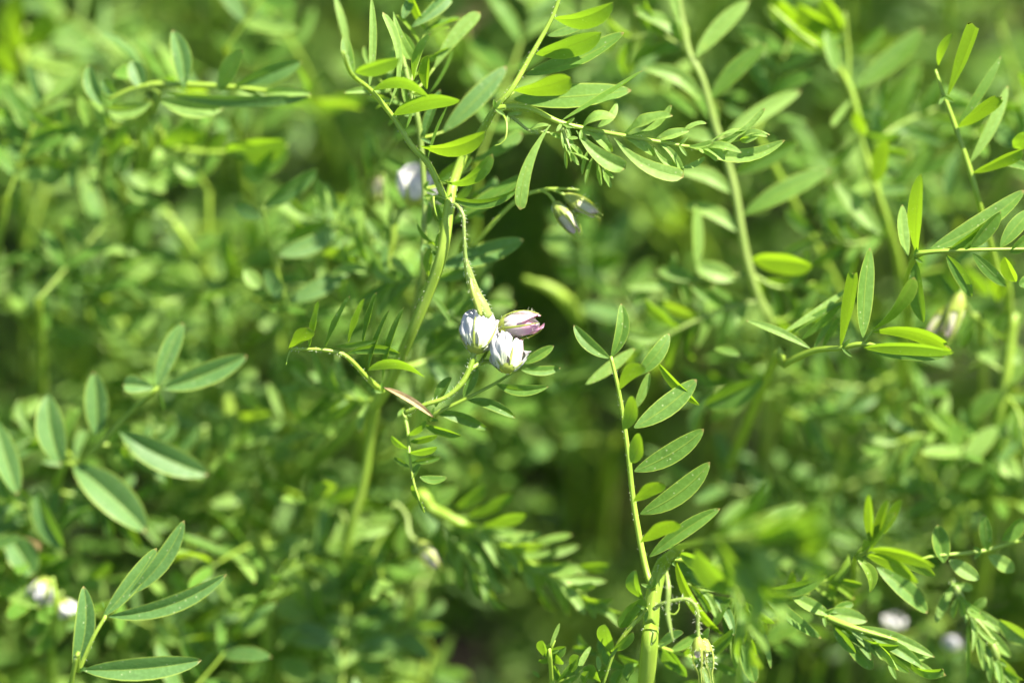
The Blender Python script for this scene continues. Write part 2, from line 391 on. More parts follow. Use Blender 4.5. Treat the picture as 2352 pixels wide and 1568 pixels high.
class Shoot:
    def __init__(self, label, stem, widths, mat='stem', group='lentil shoots in the patch', ground=True, hair=0, lean=(0, 0)):
        """stem: picture points from the top down; the rest of the stem runs on to the soil"""
        pts = P3(stem); w = [pw(q, p[2]) for q, p in zip(widths, stem)]
        if ground:
            p = pts[-1]; z = p[2]
            tdir = unit(pts[-1] - pts[-2]) if len(pts) > 1 else np.array([0, 0, -1.0])
            if tdir[2] > -.15: tdir = unit(tdir + np.array([0, 0, -.8]))
            foot = p + np.array([tdir[0] * z * .35 + lean[0], max(tdir[1], 0.0) * z * .4 + lean[1] + .01, -z - .003])
            mid = p * .5 + foot * .5 + tdir * z * .12
            pts += [mid, foot]; w += [w[-1] * 1.05, w[-1] * 1.15]
        self.loc = pts[-1].copy(); self.loc[2] = max(self.loc[2], 0)
        e = bpy.data.objects.new('lentil_shoot', None); e.empty_display_size = .01
        sc.collection.objects.link(e); e.location = self.loc.tolist()
        e['label'] = label; e['category'] = 'plant'; e['group'] = group
        self.e = e
        self.stem, self.path = tube('stem', pts, w, M[mat], e, self.loc)
        if hair: hairs(self.path[:int(len(self.path) * .7)], self.stem, self.path[0, :3], hair // 2, .0004)
    def leaf(self, rachis, w, text, mat='g', smat='stem', hair=0, wend=.5):
        pts = P3(rachis); n = len(pts)
        ws = [pw(w * (1 - (1 - wend) * i / (n - 1)), r[2]) for i, r in enumerate(rachis)]
        o, path = tube('compound_leaf', pts, ws, M[smat], self.e, self.loc)
        leaflets(text, o, path[0, :3], path, mat)
        if rachis[0][2] < 16:            # the pair of stipules at the foot of the leaf
            x, y, d = rachis[0]; dx, dy = rachis[1][0] - x, rachis[1][1] - y; g = math.atan2(-dy, dx)
            for sg in (-1, 1):
                an = g + sg * R.uniform(.5, 1.0); l_ = R.uniform(20, 32)
                pb = at(x, y, d - 1); pt = at(x + math.cos(an) * l_, y - math.sin(an) * l_, d - 2)
                a = unit(pt - pb); V0 = unit(CAMP - pb); nn_, e_, cs = choose_normal(a, V0, 'V')
                link('stipule', leaflet_mesh(pb, pt, nn_, np.cross(nn_, a), pw(9, d), .5, 0, .08, .2, 'p', M[mat], .01), pb, self.e, self.loc)
        if hair: hairs(path, o, path[0, :3], hair // 2, .0004)
        return o
    def sprig(self, rachis, w, L, lw, ang, modes, n, mats, smat='stem', hair=0, curl=0.0, side=0):
        """a leaf with leaflets set in loose pairs along its stalk; ang: degrees off the stalk"""
        xy = np.array(spline([np.array(r, float) for r in rachis], 6)); rows = []
        m_ = len(xy)
        for k in range(n):
            q = .12 + .88 * (k // 2 + R.uniform(-.15, .15)) / max(1, (n - 1) // 2); q = min(max(q, .05), 1)
            i = min(int(q * (m_ - 1)), m_ - 2); f = q * (m_ - 1) - i; p = xy[i] * (1 - f) + xy[i + 1] * f
            dx, dy = xy[i + 1][:2] - xy[i][:2]; g = math.atan2(-dy, dx); sg = (1 if k % 2 else -1) if side == 0 else side
            an = rad(ang) * R.uniform(.6, 1.3) * (1 if q < .93 else .4)
            l_ = L * R.uniform(.72, 1.12) * (1 if q < .85 else .78) * (.75 if q < .2 else 1)
            tx = p[0] + math.cos(g + sg * an) * l_; ty = p[1] - math.sin(g + sg * an) * l_
            rows.append('%.0f %.0f %.0f %.0f %.1f %s d%.1f z%.1f b%.2f c%.2f f%.2f m%s %s' % (p[0], p[1], tx, ty, lw * R.uniform(.8, 1.15), R.choice(modes), p[2],
                        R.uniform(-5, 5), -sg * R.uniform(0, .12), R.uniform(-.05, .14) + curl, R.uniform(.25, .85), R.choice(mats), R.choice(['', '', 'o', 'n', 'w'])))
        return self.leaf(rachis, w, '\n'.join(rows), mats[0], smat, hair)
    def stalk(self, name, pts, ws, mat='stem', hair=0, hl=.0007):
        o, path = tube(name, P3(pts), [pw(w, p[2]) for w, p in zip(ws, pts)], M[mat], self.e, self.loc, n=6, sides=9)
        if hair: hairs(path, o, path[0, :3], hair, hl)
        return o
    def flower(self, b, t, w, petals, sepal=(5, .55, 1.0), name='flower', spin=0.0, spot=False, hair=0, cal=None):
        cal = cal or (2.3 if name == 'flower_bud' else 1.0)
        flower(self.e, self.loc, b, t, w, petals, sepal, name, spin, spot, hair, cal)

def flower(par, ploc, b, t, w, petals, sepal, name, spin, spot, hair, cal):
    """b, t: picture points of base and tip; petals: rows (phi, half angle, radius factor, length, flare, ripple, material)"""
    pb = at(*b); pt = at(*t); ax = unit(pt - pb); H = np.linalg.norm(pt - pb); Rw = pw(w, b[2]) / 2
    V0 = unit(CAMP - pb); e1 = unit(V0 - ax * (V0 @ ax)); e2 = np.cross(ax, e1)
    def ov(tt, rf, flare):               # ovoid outline
        return Rw * rf * (math.sin(math.pi * min(.985, .04 + tt * .86)) ** .62 + flare * tt ** 3)
    # calyx cup
    V = []; U = []; F = []; S = 12; rows = [q * cal for q in (0, .04, .09, .15, .21)]
    for i, q in enumerate(rows):
        r = Rw * (.16 if i == 0 else math.sin(math.pi * (.05 + q * .9)) ** .62 * .98)
        for k in range(S):
            a = 2 * math.pi * k / S
            V.append(ax * (q * .9 - .02) * H + (e1 * math.cos(a) + e2 * math.sin(a)) * r); U.append((k / S, q))
    for i in range(len(rows) - 1):
        for k in range(S): F.append((i * S + k, i * S + (k + 1) % S, (i + 1) * S + (k + 1) % S, (i + 1) * S + k))
    V.append(-ax * .03 * H); U.append((0, 0))
    for k in range(S): F.append((len(V) - 1, (k + 1) % S, k))
    fo = link(name, mesh(name, V, F, U, M['calyx']), pb, par, ploc)
    ns, sw, sl = sepal
    for k in range(ns):
        ph = spin + 2 * math.pi * (k + .5) / ns; V = []; U = []; F = []; n = 9
        for i in range(n):
            q = i / (n - 1); h = .12 * cal + q * sl * .85; r = ov(h, 1.04, 0) + Rw * (.10 + .12 * q ** 2)
            hw = sw * Rw * .5 * (1 - q) ** .8 * (1.0 if q > 0 else .9) + Rw * .02
            for u in (-1, 0, 1):
                a = ph + u * hw / max(r, Rw * .3); rr = r + (Rw * .05 if u == 0 else 0)
                V.append(ax * h * H + (e1 * math.cos(a) + e2 * math.sin(a)) * rr); U.append(((u + 1) / 2, q))
        for i in range(n - 1):
            for j in range(2): F.append((i * 3 + j, i * 3 + j + 1, i * 3 + j + 4, i * 3 + j + 3))
        link('sepal', mesh('sepal', V, F, U, M['calyx']), pb, fo, pb)
    for (ph, da, rf, ln, flare, rip, mt) in petals:
        V = []; U = []; F = []; n = 12; mcol = 13; ph = ph + spin
        for i in range(n):
            q = i / (n - 1)
            for j in range(mcol):
                u = -1 + 2 * j / (mcol - 1)
                wp = (.45 + .55 * min(1, q / .35)) * (1 if q < .62 else math.sqrt(max(0, 1 - ((q - .62) / .40) ** 2)) * .96 + .04)
                a = ph + u * da * wp
                h = .04 + q * ln - .05 * abs(u) ** 2 * q
                r = ov(h, rf, flare) * (1 + rip * (math.cos(u * 8.5 + ph * 3 + q * 1.3) + .5 * math.sin(u * 15 + ph * 5)) * q ** .7) + Rw * (.16 * abs(u) ** 3 * math.sin(q * 5 + ph * 2) + .06 * math.sin(q * 11 + u * 4 + ph * 7) + .05 * math.sin(u * 23 + q * 6 + ph * 9))
                V.append(ax * h * H + (e1 * math.cos(a) + e2 * math.sin(a)) * r); U.append((j / (mcol - 1), q))
        for i in range(n - 1):
            for j in range(mcol - 1): F.append((i * mcol + j, i * mcol + j + 1, (i + 1) * mcol + j + 1, (i + 1) * mcol + j))
        link('petal', mesh('petal', V, F, U, M[mt]), pb, fo, pb)
    if spot:
        c = ax * .84 * H + e1 * Rw * .80 - e2 * Rw * .05
        tp = np.array([np.append(c + ax * H * .09 * (i / 4 - .5), Rw * .16 * math.sin(math.pi * (i + .6) / 5.2)) for i in range(5)])
        V, F, U = tube_arrays(tp[:, :3], tp[:, 3], 8)
        link('keel_tip', mesh('keel_tip', V, F, U, M['spot']), pb, fo, pb)
    if hair:
        tp = np.array([np.append(pb + ax * H * q, 2 * ov(q, 1.1, 0)) for q in np.linspace(0, .95, 8)])
        h = hairs(tp, fo, pb, hair, .0008); h.location = (0, 0, 0)
    return fo

BUD = [(0, 1.5, .86, .95, 0, .05, 'cream'), (2.1, 1.5, .86, .95, 0, .05, 'cream'), (4.2, 1.5, .88, 1.0, 0, .06, 'cream')]
BLOOM = [(0.0, .75, .90, .78, .05, .10, 'white'), (1.5, .7, 1.02, .85, .3, .12, 'white'), (3.1, 1.2, 1.1, 1.05, .45, .10, 'lilac'), (4.6, .7, 1.0, .82, .3, .12, 'white')]

# ------------------------------------------------------------------ ground
gx = 40.0
me = bpy.data.meshes.new('ground')
N = 90
lin = np.sign(np.linspace(-1, 1, N)) * np.abs(np.linspace(-1, 1, N)) ** 5 * gx
gv = []
for yy in lin:
    for xx in lin:
        near = max(0, 1 - max(abs(xx), abs(yy)) / 2.0)
        gv.append((xx, yy + .2, (NR.random() - .7) * .012 * near))
gf = [(j * N + i, j * N + i + 1, (j + 1) * N + i + 1, (j + 1) * N + i) for j in range(N - 1) for i in range(N - 1)]
gm = mesh('ground', gv, gf, None, M['soil'])
go = link('ground', gm, (0, 0, 0)); go['kind'] = 'structure'

# ------------------------------------------------------------------ the mass of the crop behind
def to_px(p):
    rel = p - CAMP; dep = rel @ FW
    dep_s = np.maximum(dep, 1e-3)
    return rel @ XH / dep_s * DIST / K + 1176, 784 - rel @ UP / dep_s * DIST / K, (dep - DIST) * 1000

# open places between the plants: centre x, y, radius x, radius y in the picture, how open
GAPS = [(1420, 1100, 210, 380, .97), (1130, 1450, 200, 210, .97), (1840, 260, 110, 190, .9), (1880, 600, 160, 130, .9),
        (1700, 1120, 110, 160, .85), (2230, 800, 120, 140, .8), (1230, 760, 170, 190, .8), (230, 140, 110, 80, .7), (330, 640, 80, 110, .6),
        (560, 880, 80, 80, .7), (560, 1110, 100, 70, .7), (1450, 560, 120, 100, .6), (2080, 1420, 150, 90, .7), (1950, 900, 120, 120, .7),
        (1890, 1480, 120, 100, .7), (640, 100, 110, 80, .6), (370, 1240, 110, 100, .7), (420, 1400, 90, 90, .6), (2270, 60, 80, 60, .6)]
def openness(X, Y):
    g = np.where((X > 1600) & (Y > 430), .45, np.where((X > 1150) & (Y > 450), .4, 0.0)) * 1.0
    for x, y, rx, ry, a in GAPS:
        q = ((X - x) / rx) ** 2 + ((Y - y) / ry) ** 2
        g = np.maximum(g, a * np.clip(1.6 - q * 1.1, 0, 1).clip(0, 1))
    return g

def inframe(X, Y, m=160): return (X > -m) & (X < 2352 + m) & (Y > -m) & (Y < 1568 + m)

def grow_shoot(rng, x, y, h, leafn=8, az0=None):
    """stem points, then leaves: rachis points and leaflet frames"""
    lean = rng.normal(0, .16, 2); az0 = rng.uniform(0, 6.28) if az0 is None else az0
    zs = np.linspace(0, 1, 7)
    bow = rng.normal(0, .018, 2)
    stem = np.stack([x + lean[0] * h * zs ** 1.4 + bow[0] * np.sin(zs * 3.1), y + lean[1] * h * zs ** 1.4 + bow[1] * np.sin(zs * 3.1), h * zs], 1)
    leaves = []
    for k in range(leafn):
        f = .25 + .75 * (k + rng.uniform(-.2, .2)) / (leafn - 1) if leafn > 1 else 1
        f = min(max(f, .2), 1.0)
        p = np.array([np.interp(f, zs, stem[:, i]) for i in range(3)])
        az = az0 + math.pi * k + rng.normal(0, .6)
        el = rng.uniform(.1, .9) if f < .97 else rng.uniform(.8, 1.3)
        hd = np.array([math.cos(az), math.sin(az), 0]); L = rng.uniform(.026, .042) * (1 if f < .93 else .7)
        q = np.linspace(0, 1, 6)[:, None]; droop = rng.uniform(-.1, .45)
        rach = p + hd * L * q * math.cos(el) + np.array([0, 0, 1]) * L * (q * math.sin(el) - droop * q ** 2)
        pairs = int(rng.integers(4, 7)); fr = []
        for i in range(pairs):
            t = .22 + .74 * i / (pairs - 1)
            pb = np.array([np.interp(t, q[:, 0], rach[:, c]) for c in range(3)])
            T = unit(rach[min(int(t * 5) + 1, 5)] - rach[min(int(t * 5), 4)])
            side = unit(np.cross(T, np.array([0, 0, 1.0])) + 1e-6); nup = np.cross(side, T)
            for sg in (-1, 1):
                ang = rng.uniform(.75, 1.25) if i < pairs - 1 else rng.uniform(.25, .6)
                a = unit(T * math.cos(ang) + side * sg * math.sin(ang) + nup * rng.normal(.12, .28))
                n = nup + SUNV * rng.uniform(0, .5) + rng.normal(0, .3, 3)
                n = unit(n - a * (n @ a))
                ll = rng.uniform(.0085, .0135) * (1 if f < .95 else .75)
                fr.append((pb, a, n, ll, ll * rng.uniform(.22, .34), rng.uniform(.1, .5), rng.uniform(-.06, .1)))
        leaves.append((rach, fr))
    return stem, leaves

TT = np.array([0, .15, .38, .66, .88, 1.0]); UU = np.array([-1, 0, 1.0])
def template_block(frames):
    pb = np.array([f[0] for f in frames]); a = np.array([f[1] for f in frames]); n = np.array([f[2] for f in frames])
    L = np.array([f[3] for f in frames]); W = np.array([f[4] for f in frames]); fo = np.array([f[5] for f in frames]); cu = np.array([f[6] for f in frames])
    s = np.cross(n, a); pr = np.maximum(profile(TT, 'p'), .05)
    V = np.empty((len(frames), len(TT), 3, 3))
    for i, t in enumerate(TT):
        c = pb + a * (L * t)[:, None] + n * (cu * L * 4 * t * (1 - t))[:, None]
        hw = W * .5 * pr[i]
        for j, u in enumerate(UU):
            V[:, i, j] = c + s * (u * hw * np.cos(fo))[:, None] + n * (abs(u) * hw * np.sin(fo))[:, None]
    return V.reshape(len(frames), -1, 3)
TQ = np.array([(i * 3 + j, i * 3 + j + 1, i * 3 + j + 4, i * 3 + j + 3) for i in range(len(TT) - 1) for j in range(2)])
TUV = np.array([((u + 1) / 2, t) for t in TT for u in UU])

def bulk(name, verts, quads, uvs, mats, midx):
    me = bpy.data.meshes.new(name); nv = len(verts); nf = len(quads)
    me.vertices.add(nv); me.vertices.foreach_set('co', np.ascontiguousarray(verts, dtype=np.float32).ravel())
    me.loops.add(nf * 4); me.loops.foreach_set('vertex_index', np.ascontiguousarray(quads, dtype=np.int32).ravel())
    me.polygons.add(nf); me.polygons.foreach_set('loop_start', np.arange(0, nf * 4, 4, dtype=np.int32))
    me.polygons.foreach_set('use_smooth', np.ones(nf, dtype=bool))
    for m_ in mats: me.materials.append(m_)
    me.polygons.foreach_set('material_index', np.asarray(midx, dtype=np.int32))
    ul = me.uv_layers.new(name='UVMap'); ul.data.foreach_set('uv', np.asarray(uvs, dtype=np.float32)[quads.ravel()].ravel())
    me.update(calc_edges=True)
    return me

def thin_tube(P, r):
    P = np.asarray(P); T = np.gradient(P, axis=0); T /= np.maximum(np.linalg.norm(T, axis=1, keepdims=True), 1e-9)
    A = np.cross(T, np.array([.3, .9, .1])); A /= np.maximum(np.linalg.norm(A, axis=1, keepdims=True), 1e-9); B = np.cross(T, A)
    V = np.stack([P + (A * math.cos(k * 1.5708) + B * math.sin(k * 1.5708)) * r for k in range(4)], 1).reshape(-1, 3)
    Q = np.array([(i * 4 + k, i * 4 + (k + 1) % 4, (i + 1) * 4 + (k + 1) % 4, (i + 1) * 4 + k) for i in range(len(P) - 1) for k in range(4)])
    return V, Q

DMIN = 34.0
def build_thicket(count):
    rng = np.random.default_rng(5); frames = []; TV = []; TQs = []; off = 0
    made = 0
    while made < count:
        x = rng.uniform(-.36, .36); y = rng.uniform(-.28, .62)
        h = rng.normal(.235, .028) + .35 * min(max(y, 0), .3)
        if abs(x) > .2 and rng.random() < .4: continue
        made += 1
        X, Y, d = to_px(np.array([[x, y, h]]))
        if Y[0] > 1568 + 160:
            if y < -.06: h = min(h, .15)
        tries = 0
        while inframe(X, Y)[0] and d[0] < DMIN - 8 * (X[0] < 1000) + rng.uniform(0, 25) and h > .08:
            h -= .012; X, Y, d = to_px(np.array([[x, y, h]]))
        stem, leaves = grow_shoot(rng, x, y, h, 10)
        keep = []
        for rach, fr in leaves:
            c = np.vstack([rach[[0, 3, 5]], fr[0][0] + fr[0][1] * fr[0][3]]); X, Y, d = to_px(c)
            near = inframe(X, Y) & (d < DMIN - 8 * (X < 1000))
            if near.any(): continue
            X1, Y1, d1 = X[1:2], Y[1:2], d[1]
            if d1 < 200 and rach[0][2] > .10 and inframe(X1, Y1)[0] and rng.random() < openness(X1, Y1)[0]: continue
            if (d < -40).any() : continue
            keep.append((rach, fr))
        for rach, fr in keep:
            frames += fr
            v, q = thin_tube(rach[::2] if len(rach) > 4 else rach, .0003); TV.append(v); TQs.append(q + off); off += len(v)
        if keep:
            zt = max(r_[0][2] for r_, _f in keep); zz = np.linspace(0, 1, 7) * zt
            cut = np.stack([np.interp(zz, stem[:, 2], stem[:, i]) for i in range(3)], 1)
            v, q = thin_tube(cut, .0008); TV.append(v); TQs.append(q + off); off += len(v)
    V = template_block(frames); nfr = len(frames)
    q1 = (TQ[None] + (np.arange(nfr) * 18)[:, None, None]).reshape(-1, 4); uv1 = np.tile(TUV, (nfr, 1))
    tv = np.concatenate(TV); tq = np.concatenate(TQs) + nfr * 18
    verts = np.concatenate([V.reshape(-1, 3), tv]); quads = np.concatenate([q1, tq])
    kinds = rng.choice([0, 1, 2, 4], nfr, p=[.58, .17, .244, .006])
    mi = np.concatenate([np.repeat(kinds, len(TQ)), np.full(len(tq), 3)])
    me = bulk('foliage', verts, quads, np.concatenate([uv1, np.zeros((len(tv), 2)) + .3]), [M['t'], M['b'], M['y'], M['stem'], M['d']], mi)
    o = link('foliage', me, (0, 0, 0)); o['kind'] = 'stuff'
    o['label'] = 'blurred mass of green lentil plants filling the depth behind the sharp shoots'; o['category'] = 'foliage'
    return nfr
print('thicket leaflets', build_thicket(850))

# ------------------------------------------------------------------ single shoots of the crop one can still make out behind
UNITS = []
for fo_, cu_ in ((.15, .05), (.3, .1), (.5, -.05), (.65, .03)):
    V = template_block([(np.zeros(3), np.array([0, 1.0, 0]), np.array([0, 0, 1.0]), 1.0, 1.0, fo_, 0.0)])[0]
    V[:, 2] += cu_ * 3 * 4 * V[:, 1] * (1 - V[:, 1])
    for k_ in 'tby':
        UNITS.append((k_, mesh('leaflet', V, [tuple(int(i) for i in q) for q in TQ], TUV, M[k_])))
def back_shoot(label, x, y, d, seed, kinds='tttby'):
    rng = np.random.default_rng(seed)
    top = at(x, y, d); h = top[2]
    stem, leaves = grow_shoot(rng, 0, 0, h, 9)
    sh = np.array([top[0] - stem[-1, 0], top[1] - stem[-1, 1], 0]); loc = np.array([sh[0], sh[1], 0.0])
    e = bpy.data.objects.new('lentil_shoot', None); e.empty_display_size = .01; sc.collection.objects.link(e)
    e.location = loc.tolist(); e['label'] = label; e['category'] = 'plant'; e['group'] = 'lentil shoots in the patch'
    tube('stem', [p_ + sh for p_ in stem], list(np.linspace(.0020, .0010, len(stem))), M['stem'], e, loc, n=3, sides=6)
    ms = [u_ for u_ in UNITS if u_[0] in kinds]
    for rach, fr in leaves[2:]:
        o, path = tube('compound_leaf', [p_ + sh for p_ in rach], list(np.linspace(.0009, .0005, len(rach))), M['stem'], e, loc, n=2, sides=5)
        b0 = path[0, :3]
        for pb, a, n_, L, W, _f, _c in fr:
            k_ = kinds[int(rng.integers(len(kinds)))]; ch = [u_ for u_ in ms if u_[0] == k_]
            lo = bpy.data.objects.new('leaflet', ch[int(rng.integers(len(ch)))][1]); sc.collection.objects.link(lo); lo.parent = o
            s_ = np.cross(n_, a) * W; a_ = a * L; n2 = n_ * W; t_ = pb + sh - b0
            lo.matrix_local = Matrix(((-s_[0], a_[0], n2[0], t_[0]), (-s_[1], a_[1], n2[1], t_[1]), (-s_[2], a_[2], n2[2], t_[2]), (0, 0, 0, 1)))
for lb, x, y, d, sd_, kd in (
    ('blurred shoot at the left edge above the broad two-toned leaflets', 60, 400, 52, 31, 'ttyb'),
    ('blurred shoot below the hazy dark sprig, left of the dark bluish leaflets', 480, 440, 50, 32, 'ttyy'),
    ('blurred shoot above the upper left sprig at the top edge', 330, 20, 62, 33, 'tyb'),
    ('blurred shoot between the upper left sprig and the flowering stem', 700, 150, 60, 34, 'tty'),
    ('blurred shoot right of the three dark bluish leaflets, beside the slender stem', 800, 480, 46, 35, 'tyb'),
    ('blurred shoot behind the broad two-toned leaflets on the left', 190, 700, 50, 36, 'ttb'),
    ('blurred shoot below the bent stem in the left half', 480, 1130, 48, 37, 'tty'),
    ('blurred shoot at the bottom edge right of the sharp corner leaf', 560, 1440, 46, 38, 'tyb'),
    ('blurred shoot beneath the leaf with narrow upright leaflets', 740, 1000, 50, 39, 'tty'),
    ('blurred shoot at the top edge between the flowering plant and the tall pale stem', 1440, 60, 62, 40, 'tyy'),
    ('blurred shoot in the top right corner beyond the lime sprig', 2290, 40, 60, 41, 'ttb'),
    ('blurred shoot between the two tall stems in the upper right', 2080, 330, 60, 42, 'ttb'),
    ('blurred shoot below the fan of lime leaflets at the right', 1960, 960, 56, 43, 'ttb'),
    ('blurred shoot between the right edge and the lime tuft', 2200, 1080, 46, 44, 'tyb'),
    ('blurred shoot right behind the drooping bud low in the middle', 860, 1290, 50, 45, 'tyb')):
    back_shoot(lb, x, y, d, sd_, kd)
# ------------------------------------------------------------------ the plants one can tell apart
# 1 the flowering plant in the middle
s = Shoot('sharp lentil plant with the white and pink flower cluster at the centre',
          [(1291, -25, 2), (1267, 43, 2), (1217, 133, 1), (1174, 207, 0), (1137, 250, 1), (1101, 312, 5), (1067, 355, 6), (1040, 425, 5), (1031, 480, 2), (1018, 570, 1),
           (993, 650, 3), (940, 775, 8), (880, 905, 18), (800, 990, 34), (700, 1085, 55), (600, 1195, 72)],
          [9, 10, 12, 13, 15, 20, 23, 24, 26, 27, 27, 27, 28, 30, 32, 34], hair=500)
s.leaf([(1031, 470, 4), (1019, 450, 3), (984, 377, 2), (944, 333, 1), (901, 267, 0), (851, 207, -3), (807, 170, -8), (788, 120, -14)], 17, '''
1024 450 1194 430 26 S b-.12 f.5
1004 410 1131 353 34 B b-.08 c.12 f.5 o
964 335 1116 302 40 B b-.10 ml
904 265 1056 230 38 B b.10 mg
857 208 986 224 28 B b.22 mg
817 167 917 133 40 B b.05 mg
812 165 792 77 30 F b.05
800 120 768 -10 20 F my
982 366 1029 240 15 E b.06 mg
930 300 950 215 17 E
951 183 988 78 22 B mg
980 205 985 128 28 B ml
890 250 879 28 26 F b-.14 my h
848 200 853 -5 20 F my
''', 'g', hair=260)
s.leaf([(1137, 250, 0), (1184, 245, -1), (1227, 253, -1), (1284, 280, -1), (1351, 297, 0), (1451, 315, 0), (1568, 335, 1), (1603, 343, 1)], 15, '''
1264 287 1194 482 40 F b-.13 c.10 h
1324 300 1437 387 54 F b-.10 h c.1 f.55
1411 317 1570 407 50 F b-.16 c.12 h f.5
1371 293 1417 235 22 F b-.10 c.1
1451 310 1542 242 20 F b-.14 o w
1501 335 1574 380 20 F b-.22 o w
1601 343 1803 322 36 F b-.14 f.7
1640 332 1757 250 20 F b-.10 o w f.7
1618 338 1768 310 14 E b.10 w
1560 318 1622 282 15 F b.16 w o
1566 385 1620 360 15 F b-.1 w
1294 275 1476 163 26 E b-.03 mg
''', 'y', hair=160)
s.leaf([(1137, 252, 1), (1160, 228, 3), (1180, 212, 4)], 12, '''
1274 43 1408 5 50 B b-.04 d2 mg
1257 83 1354 50 22 F d4 b-.04
1231 125 1381 75 52 B b-.04 d1 mg
1207 173 1431 70 46 F b-.06 d3
1179 208 1311 178 58 B b-.04 d-2 ml o
1181 228 1450 208 62 F b-.03 d5 f.2
''', 'g')
s.sprig([(1300, 285, 0), (1400, 305, 0), (1500, 322, 1), (1604, 343, 1)], 10, 112, 26, 32, 'F', 7, 'y', hair=60, curl=.10)
s.sprig([(1560, 334, 1), (1620, 338, 1), (1700, 322, 1)], 8, 95, 18, 16, 'FV', 6, 'y', hair=40, curl=.08)
# the hairy pod-like bud hanging over the flowers
s.stalk('flower_stalk', [(1036, 470, 0), (1050, 472, -2), (1064, 495, -3), (1066, 530, -3), (1069, 590, -2), (1077, 628, -1), (1091, 672, 0), (1108, 704, 0), (1120, 728, 0)], [8, 8, 8, 8, 10, 19, 26, 29, 24], 'pale', 260, .0006)
s.stalk('bract', [(1080, 630, -1), (1085, 665, -2), (1096, 698, -2), (1104, 724, -2)], [5, 12, 15, 9], 'calyx', 60)
s.stalk('tendril', [(1150, 255, 0), (1163, 280, -2), (1162, 315, -3), (1150, 330, -3), (1136, 335, -3)], [7, 5, 4, 3, 2])
s.stalk('tendril', [(1030, 462, 3), (1000, 450, 2), (996, 462, 1), (1001, 490, 1), (1008, 505, 2)], [6, 6, 5, 4, 3])
# young bud cluster under the curling leaf
s.leaf([(1168, 262, 0), (1192, 282, -1), (1217, 300, -1), (1262, 305, -1)], 9, '''
1217 298 1262 288 10 F c.1
1262 305 1300 318 12 F
''', 'y', 'pale', 90)
s.leaf([(1290, 283, 0), (1298, 310, -1), (1310, 345, -2)], 10, '''
1290 300 1297 345 14 F c.1; 1300 305 1318 352 14 F c.1; 1296 330 1312 372 13 F c.1; 1308 330 1338 366 14 F c.1
1304 345 1330 380 12 F; 1312 350 1352 368 10 E; 1305 318 1328 318 9 F; 1298 345 1300 388 9 S
''', 'y', 'pale', 60)
s.leaf([(1335, 298, 0), (1352, 330, 0), (1375, 368, 0), (1390, 395, 0)], 8, '''
1356 330 1378 352 14 F w; 1372 360 1402 378 14 F w; 1380 375 1404 432 15 F w; 1372 370 1382 428 12 F w
1362 360 1345 425 11 S; 1352 345 1338 402 10 S; 1388 390 1410 410 10 F w
''', 'y', 'pale', 60)
# leaf carrying upright leaflets, to the side of the flowers
s.leaf([(880, 900, 8), (844, 868, 5), (811, 832, 2), (784, 812, 1), (740, 803, 0), (700, 802, 0), (668, 802, 0)], 13, '''
663 799 707 752 46 B ml h f.2
710 795 733 690 16 B f.9 mg w
747 795 803 680 16 B f.9 mg w
800 785 836 686 16 B f.9 mg w
834 785 861 672 15 B f.9 mg w
846 850 892 712 13 B f.9
880 872 929 705 16 B f.9 mg
770 795 864 784 14 S
795 812 920 815 24 S b.10
844 850 975 868 24 B b.16
881 889 996 958 17 F md d-3 b.05 f.7 w
''', 'g', hair=300)
s.stalk('tendril', [(668, 804, 0), (661, 820, 0), (657, 838, 0)], [6, 4, 2])
s.stalk('flower_stalk', [(930, 948, 2), (977, 929, 0), (1024, 912, 0), (1061, 879, 0), (1081, 839, 0), (1089, 803, 0)], [12, 11, 11, 13, 13, 15], 'stem', 150, .0006)
s.stalk('flower_stalk', [(1074, 854, 0), (1095, 838, 1), (1118, 830, 2), (1146, 838, 2)], [9, 11, 11, 10], 'stem', 40)
s.stalk('flower_stalk', [(1100, 836, 2), (1122, 800, 4), (1132, 770, 4), (1140, 754, 3)], [8, 8, 8, 9], 'stem')
s.flower((1092, 806, -1), (1106, 720, 3), 76, [
    (.15, .62, 1.05, .80, .06, .10, 'white'), (1.25, .70, 1.10, .86, .22, .11, 'white'), (2.9, 1.4, 1.0, .98, .25, .10, 'lilac'),
    (-1.15, .70, 1.10, .92, .16, .11, 'white'), (.65, .6, .95, .98, .04, .10, 'white'), (-.5, .55, 1.0, 1.02, .08, .11, 'white'), (-2.3, 1.0, 1.0, 1.05, .3, .12, 'pink')], (5, .13, .70), spin=.35, hair=40, cal=.5)
s.flower((1164, 850, -3), (1170, 774, 2), 68, [
    (-.25, .72, 1.08, .64, .04, .05, 'white'), (1.15, .62, 1.20, .72, .30, .10, 'white'), (-1.45, .70, 1.22, .90, .18, .08, 'lilac'),
    (2.6, .9, 1.15, .86, .35, .1, 'white'), (-2.5, 1.0, 1.12, 1.05, .2, .10, 'lilac'), (0.1, .7, .86, .86, 0, .08, 'white'), (3.1, 1.1, .95, 1.16, .2, .06, 'lilac'), (.9, .6, .92, 1.02, .12, .1, 'pink')],
    (5, .12, .5), spin=.9, spot=True, hair=40, cal=.45)
s.flower((1142, 752, 3), (1240, 738, 1), 58, [
    (0, 1.3, .92, .94, .05, .06, 'pink'), (2.0, 1.3, .90, .92, .05, .06, 'white'), (4.1, 1.3, .94, 1.0, .05, .08, 'pink'), (1.0, .9, .86, 1.06, .1, .08, 'pink')],
    (5, .20, 1.02), spin=.75, hair=80, cal=1.3)
s.leaf([(985, 962, 6), (1010, 945, 4), (1067, 917, 3), (1134, 882, 3), (1187, 849, 3)], 11, '''
1140 882 1260 887 30 V b-.10
1074 919 1184 959 28 V b.07
1197 849 1287 845 26 V b-.06
1205 835 1272 794 27 V
1000 946 1120 986 30 V b.05
974 976 1060 1000 22 B b.04
1064 912 1096 842 27 M
1000 934 1037 866 28 S
''', 'g')
